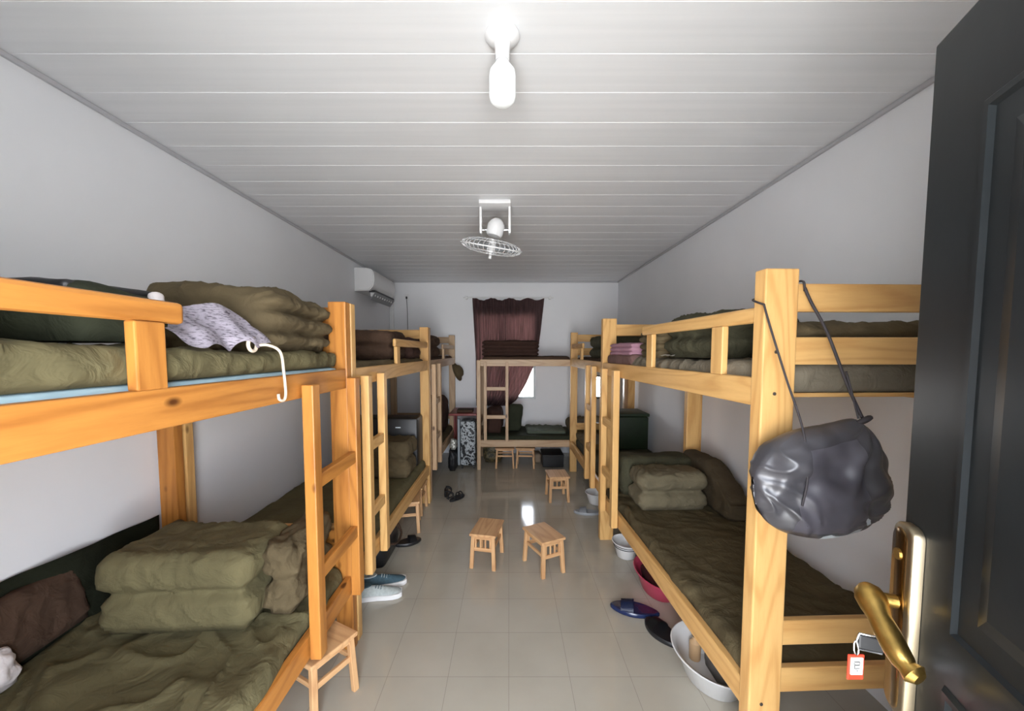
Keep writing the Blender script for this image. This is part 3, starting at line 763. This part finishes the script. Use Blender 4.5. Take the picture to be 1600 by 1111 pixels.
bagpatch(lambda u, v: (.098+.017*u, -.088-.022*v-.010*u), 8, 8, .002, REFL, 'reflective_mark', 'small white mark')
bm = bmesh.new(); tube(bm, smoothcurve([(.835, 1.268, 1.755), (.843, 1.25, 1.69), (.868, 1.20, 1.52), (.885, 1.145, 1.37), (.868, 1.095, 1.25), (.86, 1.100, 1.15)], 8), .0032, 8)
obj('shoulder_cord', bm, CORDM, hb, smooth='all')
bm = bmesh.new(); tube(bm, smoothcurve([(.972, 1.276, 1.81), (.985, 1.262, 1.76), (1.02, 1.235, 1.66), (1.06, 1.20, 1.50), (1.088, 1.17, 1.395)], 8), [.0045]*33, 8)
tube(bm, smoothcurve([(1.055, 1.2, 1.54), (1.068, 1.185, 1.46), (1.075, 1.17, 1.395)], 8), .003, 8)
obj('shoulder_cord', bm, CORDM, hb, smooth='all')
bm = bmesh.new(); tube(bm, smoothcurve([(.972, 1.276, 1.80), (.972, 1.284, 1.832), (.972, 1.325, 1.834), (.955, 1.342, 1.81), (.86, 1.344, 1.785), (.836, 1.325, 1.775), (.835, 1.268, 1.755)], 6), .0035, 8)
tube(bm, smoothcurve([(1.055, 1.165, 1.375), (1.075, 1.15, 1.395), (1.10, 1.16, 1.40), (1.10, 1.18, 1.385), (1.07, 1.185, 1.375)], 6), .008, 8)
obj('drawstring', bm, CORDM, hb, smooth='all')

# ---------------------------------------------------------------- stools
def stool(label, cx, cy, ang, w=.2, d=.27, h=.265, tone='stool', slats=True):
    """seat long in local y; slatted ends face local -y and +y"""
    X, Y_, Z_ = PINE[tone]
    t = thing('wooden_stool', label, 'stool', (cx, cy, 0), 'small wooden stools'); t.rotation_euler = (0, 0, math.radians(ang))
    def P(name, bm, mat, smooth=False):
        o = obj(name, bm, mat, None, smooth=smooth, origin=(0, 0, 0)); o.parent = t; return o
    P('seat', B(-w/2, w/2, -d/2, d/2, h-.02, h, bev=.005), Y_)
    for sx in (-1, 1):
        for sy in (-1, 1):
            bm = bmesh.new()
            vs_ = bx(bm, -.014, .014, -.012, .012, 0, h-.019, bev=.003)
            for v in vs_:
                k = 1-v.co.z/h
                v.co.x += sx*(w/2-.026+.012*k); v.co.y += sy*(d/2-.028+.016*k)
            P('leg', bm, Z_)
    for sy in (-1, 1):
        y = sy*(d/2-.024)
        P('end_stretcher', B(-w/2+.03, w/2-.03, y-.007, y+.007, h-.135, h-.108, bev=.002), X)
        P('apron', B(-w/2+.03, w/2-.03, y-.007, y+.007, h-.045, h-.019, bev=.002), X)
        if slats:
            for k in range(4):
                x = -w/2+.045+k*(w-.09)/3
                P('slat', B(x-.006, x+.006, y-.004, y+.004, h-.109, h-.044, bev=.001), Z_)
    for sx in (-1, 1):
        x = sx*(w/2-.024)
        P('side_stretcher', B(x-.007, x+.007, -d/2+.035, d/2-.035, h-.125, h-.103, bev=.002), Y_)
        P('side_apron', B(x-.007, x+.007, -d/2+.035, d/2-.035, h-.045, h-.019, bev=.002), Y_)
    return t
stool('small wooden stool in the aisle, left one of the front pair', -.165, 2.87, -12, d=.29)
stool('small wooden stool in the aisle, right one of the front pair', .258, 2.78, 27, d=.29)
stool('small wooden stool standing alone farther back in the aisle by the right bed', .528, 4.12, 4, w=.225, d=.27, h=.28)
stool('small wooden stool under the back bed, seen from its side, left one', -.055, 5.29, 90, w=.22, d=.265, h=.285, slats=False)
stool('small wooden stool under the back bed beside the black box', .235, 5.29, 84, w=.22, d=.265, h=.285, slats=False)
stool('wooden stool half under the near left bed at the foot of its ladder', -.90, 1.70, 62, w=.24, d=.30, h=.285, slats=False)
stool('wooden stool tucked half under the middle left bed', -.93, 3.42, 12, w=.24, d=.29, h=.285, slats=False)
stool('wooden stool far under the middle left bed, next to the far post', -.95, 3.78, 0, w=.22, d=.26, h=.28, slats=False)

# ---------------------------------------------------------------- things on the floor
def basin(name, label, cx, cy, r, h, mat, sx=1, sy=1, bands=None):
    t = thing(name, label, 'basin', (cx, cy, 0), 'washbasins beside the beds')
    bm = bmesh.new()
    lathe(bm, [(0, .002), (r*.62, .002), (r*.66, .006), (r*.90, h*.85), (r*1.0, h-.004), (r*1.02, h), (r*.99, h+.003), (r*.90, h-.006), (r*.86, h*.82), (r*.61, .012), (0, .010)], (cx, cy, 0), 40, sx, sy)
    obj('bowl', bm, mat, t, smooth=True)
    if bands:
        for z in bands:
            rr = r*(.66+.24*z/.85)+.0015
            bm = bmesh.new(); tube(bm, [(cx+rr*sx*math.cos(a), cy+rr*sy*math.sin(a), h*z) for a in [2*PI*k/40 for k in range(40)]], .0028, 6, closed=True)
            obj('band', bm, BLACKP, t, smooth=True, label='dark band')
    return t
basin('wash_basin', 'large cream basin sticking out from under the near right bed', 1.0, 1.80, .19, .135, WBASIN, .95, 1.15)
bottle = thing('toiletry_bottle', 'tan bottle standing in the large cream basin', 'bottle', (.97, 1.88, .012))
bm = bmesh.new(); lathe(bm, [(0, 0), (.026, 0), (.028, .01), (.028, .09), (.014, .105), (.014, .12), (0, .12)], (.965, 1.90, .013), 20); obj('bottle_body', bm, plain('tan_plastic', hexc(206, 170, 128), .4), bottle, smooth=True)
bm = bmesh.new(); lathe(bm, [(0, 0), (.015, 0), (.015, .02), (0, .022)], (.965, 1.90, .133), 16); obj('bottle_cap', bm, BLACKP, bottle, smooth=True)
bed_piece('cloth', 'grey wash cloth lying in the large cream basin', 'cloth', soft(.99, 1.12, 1.70, 1.88, .016, .085, r=.03, res=.012, amp=.012, freq=16, seed=80), plain('grey_wash_cloth', hexc(110, 108, 104), .9))
basin('wash_basin', 'pink basin under the near right bed, between the white basins', 1.005, 2.50, .165, .13, PINKP, .9, 1.35)
bed_piece('towel', 'dark red towel inside the pink basin', 'towel', soft(.93, 1.08, 2.36, 2.64, .02, .115, r=.035, res=.015, amp=.012, freq=14, seed=81), plain('dark_red_towel_cloth', hexc(70, 22, 26), .95))
basin('wash_basin', 'white basin with dark bands by the far post of the near right bed', .92, 2.93, .105, .12, WBASIN, 1, 1.1, bands=(.72, .86))
basin('wash_basin', 'small white basin beside the farther right bed', .93, 3.98, .12, .12, WBASIN, 1, 1)

def sandal(name, label, cx, cy, ang, mat, smat, L=.26, W=.095, slip=True, group=None, tilt=0, z=0):
    t = thing(name, label, 'slipper' if slip else 'shoe', (cx, cy, z), group); t.rotation_euler = (0, math.radians(tilt), math.radians(ang))
    bm = bmesh.new(); n = 28; rows = []
    for zz, sc in ((0, .94), (.006, 1), (.020, 1), (.026, .95)):
        ring = []
        for k in range(n):
            a = 2*PI*k/n; y = L/2*math.cos(a)*sc
            w = W/2*(1+.12*math.cos(a)-.10*math.sin(a*1)**2*math.cos(a*2)*0)*sc
            x = w*math.sin(a)*(1-.16*math.cos(2*a))
            ring.append(bm.verts.new((x, y, zz)))
        rows.append(ring)
    for A_, D_ in zip(rows, rows[1:]):
        for k in range(n): bm.faces.new((A_[k], A_[(k+1) % n], D_[(k+1) % n], D_[k]))
    bm.faces.new(rows[0]); bm.faces.new(rows[-1])
    o = obj('sole', bm, mat, None, smooth=True, origin=(0, 0, 0)); o.parent = t
    bm = bmesh.new(); g = []
    for i in range(17):
        a = PI*i/16; row = []
        for j in range(7):
            v = j/6; y = L*(.02+.26*v); ww = W/2*(1.04-.10*v); hh = .052-.012*v
            row.append(bm.verts.new((ww*math.cos(a), y, .018+hh*math.sin(a))))
        g.append(row)
    for i in range(16):
        for j in range(6): bm.faces.new((g[i][j], g[i+1][j], g[i+1][j+1], g[i][j+1]))
    bmesh.ops.solidify(bm, geom=list(bm.faces), thickness=.004)
    o = obj('strap', bm, smat, None, smooth=True, origin=(0, 0, 0)); o.parent = t
    return t
sandal('slipper', 'navy blue glossy slipper pointing into the aisle by the near right bed', .775, 2.275, 72, BLUEP, BLUEP, L=.29, W=.11, group='navy slippers', z=.002)
sandal('slipper', 'black slipper in front of the large cream basin, beside the navy one', .865, 2.09, 20, BLACKP, BLACKP, L=.24, W=.11)
sandal('slipper', 'grey slipper beside the small white basin by the farther right bed', .775, 3.72, 80, GPLASTIC, GPLASTIC)
def trainer(label, cx, cy, ang, m1, m2, z=0, L=.27):
    t = thing('trainer', label, 'shoe', (cx, cy, z), 'pale trainers'); t.rotation_euler = (0, 0, math.radians(ang))
    # sections from heel (y=-L/2) to toe: half width, height, opening
    secs = [(-.50, .020, .055), (-.46, .036, .085), (-.36, .040, .09), (-.2, .038, .085), (-.02, .040, .078), (.15, .047, .066), (.3, .049, .052), (.42, .042, .042), (.49, .022, .030)]
    bm = bmesh.new(); rings = []
    for s, w, h in secs:
        rings.append([bm.verts.new((w*math.cos(a)*(1 if math.sin(a) < .3 else .86), s*L, .022+max(0, math.sin(a))*(h-.022)+min(0, math.sin(a))*.012)) for a in [2*PI*k/20 for k in range(20)]])
    for A_, D_ in zip(rings, rings[1:]):
        for k in range(20): bm.faces.new((A_[k], A_[(k+1) % 20], D_[(k+1) % 20], D_[k]))
    bm.faces.new(rings[0]); bm.faces.new(rings[-1])
    o = obj('upper', bm, m1, None, smooth=True, origin=(0, 0, 0)); o.parent = t
    bm = bmesh.new(); rings = []
    for s, w, h in secs:
        rings.append([bm.verts.new((x*(w+.006), s*L*1.03, z_)) for x, z_ in ((-1, .002), (-1.02, .024), (-.9, .03), (.9, .03), (1.02, .024), (1, .002))])
    for A_, D_ in zip(rings, rings[1:]):
        for k in range(6): bm.faces.new((A_[k], A_[(k+1) % 6], D_[(k+1) % 6], D_[k]))
    bm.faces.new(rings[0]); bm.faces.new(rings[-1])
    o = obj('sole', bm, WBASIN, None, smooth=True, origin=(0, 0, 0), label='whitish rubber sole'); o.parent = t
    bm = bmesh.new(); lathe(bm, [(0, .0), (.028, 0), (.034, .004), (.030, .009), (0, .005)], (0, -.33*L, .082), 20, 1, 1.5)
    o = obj('collar', bm, m2, None, smooth=True, origin=(0, 0, 0)); o.parent = t
    bm = bmesh.new()
    for k in range(5):
        y = L*(-.06+.055*k); zz = .083-.006*k
        tube(bm, [(-.022, y, zz-.008), (0, y+.004, zz+.002), (.022, y, zz-.008)], .0025, 6)
    o = obj('laces', bm, m2, None, smooth=True, origin=(0, 0, 0)); o.parent = t
trainer('pale grey and teal trainer past the near left bed, front one of the pair', -.85, 2.42, -78, SHOEG, SHOET, L=.29)
trainer('pale grey and teal trainer by the near left bed, behind its pair', -.855, 2.545, -70, SHOET, SHOEG, L=.29)
# dark bag and a shoe under the middle left bed
t = thing('travel_bag', 'black travel bag showing under the middle left bed', 'bag', (-1.05, 2.95, 0))
obj('bag_body', soft(-1.18, -.90, 2.72, 3.12, .004, .22, r=.09, res=.02, amp=.012, freq=7, seed=90, crease=.01), BLACKP, t, smooth='all')
obj('bag_strap', T(smoothcurve([(-.93, 2.72, .20), (-.875, 2.80, .16), (-.865, 2.92, .12), (-.88, 3.06, .13), (-.93, 3.12, .18)], 6), .009, 8), BROWN, t, smooth='all', label='brown strap')
sandal('slipper', 'black slipper under the middle left bed, tip in the aisle', -.84, 3.12, -60, BLACKP, BLACKP, L=.22)
# cable loops on the floor by the left beds
def loops(name, label, cx, cy, r, tall, n, z):
    t = thing(name, label, 'slipper', (cx, cy, 0), 'dark strappy sandals on the aisle floor')
    return t
for lab, cx, cy, ang, tilt in (('black strappy sandal standing on its edge on the floor near the middle left bed', -.70, 4.14, 5, 1), ('black strappy sandal lying flat, right of the upright one', -.565, 4.10, -35, 0)):
    t = thing('sandal', lab, 'sandal', (cx, cy, .055 if tilt else .0), 'black strappy sandals'); t.rotation_euler = (0, math.radians(78 if tilt else 0), math.radians(ang))
    L, W = .23, .085
    bm = bmesh.new(); n = 26; rows = []
    for zz, sc in ((0, .95), (.018, 1), (.022, .96)):
        rows.append([bm.verts.new((W/2*math.sin(2*PI*k/n)*sc*(1+.15*math.cos(2*PI*k/n)), L/2*math.cos(2*PI*k/n)*sc, zz)) for k in range(n)])
    for A_, D_ in zip(rows, rows[1:]):
        for k in range(n): bm.faces.new((A_[k], A_[(k+1) % n], D_[(k+1) % n], D_[k]))
    bm.faces.new(rows[0]); bm.faces.new(rows[-1])
    o = obj('sole', bm, BLACKP, None, smooth=True, origin=(0, 0, 0)); o.parent = t
    for y0_, y1_ in ((.05, .07), (.01, .03), (-.07, -.09)):
        hh = .055 if y0_ > 0 else .085
        bm = bmesh.new(); tube(bm, [(W/2*math.cos(PI*k/12), y0_+(y1_-y0_)*k/12-(.02 if hh > .06 else 0)*math.sin(PI*k/12), .012+hh*math.sin(PI*k/12)) for k in range(13)], .006, 8)
        o = obj('strap', bm, BLACKP, None, smooth=True, origin=(0, 0, 0)); o.parent = t

# ---------------------------------------------------------------- luggage by the back wall
t = thing('side_table', 'small red lacquered table in the gap left of the back bed', 'table', (-.63, 5.45, 0))
obj('tabletop', B(-.815, -.44, 5.16, 5.75, .735, .765, bev=.005), REDW, t)
for x, y in ((-.80, 5.70), (-.475, 5.70), (-.80, 5.52), (-.475, 5.52)): obj('leg', B(x, x+.025, y, y+.03, 0, .736, bev=.003), REDW, t)
bed_piece('book', 'dark closed book lying on the red table', 'book', B(-.72, -.50, 5.25, 5.45, .766, .80, bev=.004), BROWN, smooth=True)
t = thing('suitcase', 'upright black and white mottled suitcase under the red table', 'suitcase', (-.56, 5.27, 0))
obj('shell', B(-.665, -.455, 5.175, 5.47, .04, .66, bev=.03), MARBLE, t, smooth=True)
obj('zip_strip', B(-.700, -.667, 5.168, 5.24, .05, .69, bev=.008), plain('pale_grey_strip', hexc(150, 158, 162), .5), t, label='pale grey edge strip')
for x in (-.64, -.48):
    for y in (5.21, 5.43):
        bm = bmesh.new(); tube(bm, [(x-.010, y, .022), (x+.010, y, .022)], .021, 14); obj('wheel', bm, BLACKP, t, smooth=True)
obj('handle', T(smoothcurve([(-.62, 5.2, .655), (-.62, 5.2, .69), (-.50, 5.2, .69), (-.50, 5.2, .655)], 5), .008, 8), BLACKP, t, smooth='all')
t = thing('backpack', 'black backpack slumped on the floor beside the mottled suitcase', 'backpack', (-.76, 5.22, 0))
obj('bag_body', soft(-.815, -.705, 5.06, 5.42, .003, .30, r=.05, res=.015, amp=.015, freq=9, seed=95, topfn=lambda u, v: -.05*u), BLACKP, t, smooth='all')
obj('bag_strap', T(smoothcurve([(-.78, 5.06, .26), (-.75, 5.02, .18), (-.76, 5.04, .06)], 6), .008, 8), BLACKP, t, smooth='all')
bed_piece('plastic_bag', 'small silvery plastic bag lying on the black backpack', 'plastic bag', soft(-.79, -.71, 5.09, 5.22, .285, .43, r=.04, res=.01, amp=.018, freq=22, seed=96, topfn=lambda u, v: -.02*u), plain('silvery_film', hexc(190, 190, 180), .25, .3, var=.5, vs_=30))
t = thing('camouflage_bag', 'camouflage holdall pushed under the left end of the back bed', 'bag', (-.25, 5.45, 0))
obj('bag_body', soft(-.37, -.09, 5.46, 5.86, .004, .27, r=.08, res=.018, amp=.012, freq=8, seed=97), CAMO, t, smooth='all')
obj('bag_handle', T(smoothcurve([(-.30, 5.47, .22), (-.29, 5.445, .16), (-.17, 5.445, .16), (-.16, 5.47, .22)], 5), .008, 8), CAMO, t, smooth='all')
t = thing('storage_box', 'black low box under the back bed near the right post', 'box', (.64, 5.4, 0))
obj('box_body', B(.47, .76, 5.24, 5.6, .005, .15, bev=.008), BLACKP, t); obj('box_lid', B(.465, .765, 5.235, 5.605, .15, .175, bev=.005), BLACKP, t)
bed_piece('shoe_bag', 'pale rumpled shoe bag behind the stools under the back bed', 'bag', soft(.36, .47, 5.45, 5.7, .004, .13, r=.04, res=.015, amp=.012, freq=12, seed=98), plain('pale_tan_bag_cloth', hexc(150, 130, 108), .9))

# ---------------------------------------------------------------- curtain, rod, air conditioner, wiring
bm = bmesh.new(); nx_, nz_ = 120, 60; g = []
redge = [(2.40, .545), (1.9, .49), (1.5, .435), (1.33, .37), (1.1, .27), (.85, .12), (.76, .0)]
def re(z):
    for (za, xa), (zb, xb) in zip(redge, redge[1:]):
        if z >= zb: return xa+(xb-xa)*(za-z)/(za-zb)
    return redge[-1][1]
for j in range(nz_+1):
    z = 2.41-(2.41-.76)*j/nz_; row = []
    for i in range(nx_+1):
        u = i/nx_; x0 = -.56+.05*min(1, (2.41-z)/.9); x = x0+(re(z)-x0)*u
        dep = .016+.010*math.sin(u*5)
        y = 5.962+dep*math.sin(u*2*PI*15+1.2*math.sin(z*2+u*4))+.006*noise.noise(Vector((x*9, z*2, 0)))
        y = min(y, 5.99)
        zz = z+(.018*math.sin(u*2*PI*4+1)*max(0, 1-(2.41-z)/.12))
        row.append(bm.verts.new((x, y, zz)))
    g.append(row)
for j in range(nz_):
    for i in range(nx_): bm.faces.new((g[j][i], g[j+1][i], g[j+1][i+1], g[j][i+1]))
bmesh.ops.solidify(bm, geom=list(bm.faces), thickness=.002)
bed_piece('curtain', 'brown purple curtain over the back window, drawn to the left at the bottom', 'curtain', bm, CURT)
t = thing('curtain_rod', 'thin white rod above the brown curtain', 'curtain rod', (0, 5.98, 2.42))
obj('rod', T([(-.70, 5.975, 2.435), (.69, 5.975, 2.435)], .010, 12), WPLASTIC, t, smooth=True)
for x in (-.67, .62): obj('bracket', B(x, x+.03, 5.965, 6.019, 2.41, 2.46, bev=.004), WPLASTIC, t)

t = thing('air_conditioner', 'white split air conditioner high on the left wall near the far corner', 'air conditioner', (-1.72, 5.0, 2.32))
bm = bmesh.new(); pr = [(-1.838, 2.60), (-1.70, 2.60), (-1.635, 2.585), (-1.605, 2.54), (-1.60, 2.46), (-1.615, 2.385), (-1.66, 2.335), (-1.838, 2.325)]
ya, yb = 4.62, 5.48
A = [bm.verts.new((x, ya, z)) for x, z in pr]; D = [bm.verts.new((x, yb, z)) for x, z in pr]
for i in range(len(pr)): bm.faces.new((A[i], A[(i+1) % 8], D[(i+1) % 8], D[i]))
bm.faces.new(A); bm.faces.new(D)
bmesh.ops.bevel(bm, geom=[e for e in bm.edges if abs(e.verts[0].co.y-e.verts[1].co.y) < 1e-4], offset=.012, segments=3, affect='EDGES')
obj('casing', bm, WPLASTIC, t, smooth=True)
bm = bmesh.new(); vs_ = bx(bm, -.004, .004, ya+.06, yb-.03, -.055, .055, bev=.002, M=Matrix.Translation((-1.640, 0, 2.275)) @ Matrix.Rotation(math.radians(35), 4, 'Y')); obj('louvre', bm, GPLASTIC, t, label='open grey louvre')
obj('outlet', B(-1.685, -1.612, ya+.06, yb-.03, 2.322, 2.345, bev=0), DPLASTIC, t, label='dark air outlet')
for k in range(8):
    y = ya+.10+k*.09; obj('outlet_vane', B(-1.68, -1.62, y, y+.012, 2.275, 2.35, bev=0), WPLASTIC, t)
t = thing('drain_pipe', 'white pipe cover running down the far left corner below the air conditioner', 'pipe', (-1.79, 5.9, 1.2))
obj('pipe', B(-1.838, -1.78, 5.955, 6.018, .02, 2.36, bev=.006), WPLASTIC, t)
obj('pipe_elbow', B(-1.838, -1.79, 5.48, 6.0, 2.36, 2.41, bev=.006), WPLASTIC, t)
t = thing('cable', 'black cable hanging down the back wall from a small socket', 'cable', (-1.58, 6.01, 2.3))
obj('socket', B(-1.605, -1.555, 6.004, 6.019, 2.40, 2.49, bev=.003), WPLASTIC, t, label='small white socket')
obj('plug', B(-1.592, -1.568, 5.985, 6.004, 2.42, 2.455, bev=.003), BLACKP, t, label='black plug')
obj('wire', T(smoothcurve([(-1.58, 6.0, 2.42), (-1.578, 6.012, 2.3), (-1.575, 6.013, 2.1), (-1.575, 6.013, 1.78)], 6), .004, 6), BLACKP, t, smooth='all')

# ---------------------------------------------------------------- ceiling bulb and caged ceiling fan
t = thing('light_bulb', 'white bulb in a round ceiling holder above the near end of the room', 'light bulb', (-.022, 1.385, H))
bm = bmesh.new(); lathe(bm, [(0, H-.001), (.056, H-.001), (.060, H-.012), (.050, H-.026), (.030, H-.034), (.026, H-.05), (.0235, H-.09), (0, H-.09)], (-.022, 1.385, 0), 36); obj('holder', bm, WPLASTIC, t, smooth=True)
bm = bmesh.new(); lathe(bm, [(.0215, H-.088), (.0215, H-.094), (.0, H-.094)], (-.022, 1.385, 0), 24); obj('screw_ring', bm, CHROME, t, smooth=True)
bm = bmesh.new(); lathe(bm, [(0, H-.09), (.020, H-.09), (.024, H-.10), (.043, H-.125), (.0455, H-.14), (.0455, H-.205), (.042, H-.22), (.03, H-.231), (0, H-.235)], (-.022, 1.385, 0), 36); obj('globe', bm, BULB, t, smooth=True)

t = thing('ceiling_fan', 'small white caged fan hanging from a box bracket on the ceiling', 'fan', (-.10, 2.94, H))
fy = 2.90
CAGEW = plain('pale_cage_wire', (.72, .73, .74), .25, .4)
bm = bmesh.new(); bx(bm, -.215, .015, fy-.09, fy+.09, H-.03, H-.001, bev=.006)
for x in (-.215, -.003):
    bx(bm, x, x+.018, fy-.03, fy+.03, H-.22, H-.029, bev=.004)
obj('bracket', bm, WPLASTIC, t, smooth=True)
bm = bmesh.new(); lathe(bm, [(0, -.045), (.05, -.045), (.062, -.03), (.065, .03), (.05, .06), (.03, .08), (0, .085)], (0, 0, 0), 28, M=Matrix.Translation((-.10, fy, H-.19)) @ Matrix.Rotation(.25, 4, 'Y')); obj('motor', bm, WPLASTIC, t, smooth=True)
bm = bmesh.new(); tube(bm, [(-.198, fy, H-.19), (-.002, fy, H-.19)], .008, 10); obj('pivot_rod', bm, CHROME, t, smooth=True)
FM = Matrix.Translation((-.128, fy-.01, H-.315)) @ Matrix.Rotation(math.radians(10), 4, 'Y') @ Matrix.Rotation(math.radians(14), 4, 'X')
R_ = .225
bm = bmesh.new()
def cage(bm, sgn):
    n = 36
    for k in range(n):
        a = 2*PI*k/n
        pts = [(.035, .055), (.10, .052), (.17, .040), (.21, .020), (R_, 0)]
        tube(bm, [FM @ Vector((r*math.cos(a), r*math.sin(a), sgn*h)) for r, h in pts], .0026, 5)
    for r, h in ((.035, .055), (.12, .050), (.19, .031)):
        tube(bm, [FM @ Vector((r*math.cos(2*PI*k/36), r*math.sin(2*PI*k/36), sgn*h)) for k in range(36)], .0032, 5, closed=True)
cage(bm, 1); obj('cage', bm, CAGEW, t, smooth='all')
bm = bmesh.new(); cage(bm, -1); obj('cage', bm, CAGEW, t, smooth='all')
obj('cage_rim', T([FM @ Vector((R_*math.cos(2*PI*k/48), R_*math.sin(2*PI*k/48), 0)) for k in range(48)], .005, 8, closed=True), WPLASTIC, t, smooth='all')
bm = bmesh.new(); lathe(bm, [(0, -.058), (.034, -.056), (.036, -.04), (.03, .05), (0, .055)], (0, 0, 0), 24, M=FM); obj('hub', bm, WPLASTIC, t, smooth=True)
for k in range(3):
    bm = bmesh.new(); g = []
    for i in range(9):
        r = .03+.16*i/8; w = .04+.5*r*(1-(r/.2)**3*.5); row = []
        for j in range(7):
            a = 2*PI*k/3+(j/6-.5)*w/r*.9 if r > 0 else 0
            row.append(bm.verts.new(FM @ Vector((r*math.cos(a), r*math.sin(a), (j/6-.5)*.035))))
        g.append(row)
    for i in range(8):
        for j in range(6): bm.faces.new((g[i][j], g[i+1][j], g[i+1][j+1], g[i][j+1]))
    bmesh.ops.solidify(bm, geom=list(bm.faces), thickness=.002)
    obj('fan_blade', bm, plain('pale_fan_plastic', (.6, .63, .66), .3) if k == 0 else bpy.data.materials['pale_fan_plastic'], t, smooth=True)
bm = bmesh.new(); tube(bm, [FM @ Vector((0, 0, -.055)), FM @ Vector((0, 0, -.085))], .012, 12); obj('centre_cap', bm, WPLASTIC, t, smooth=True)
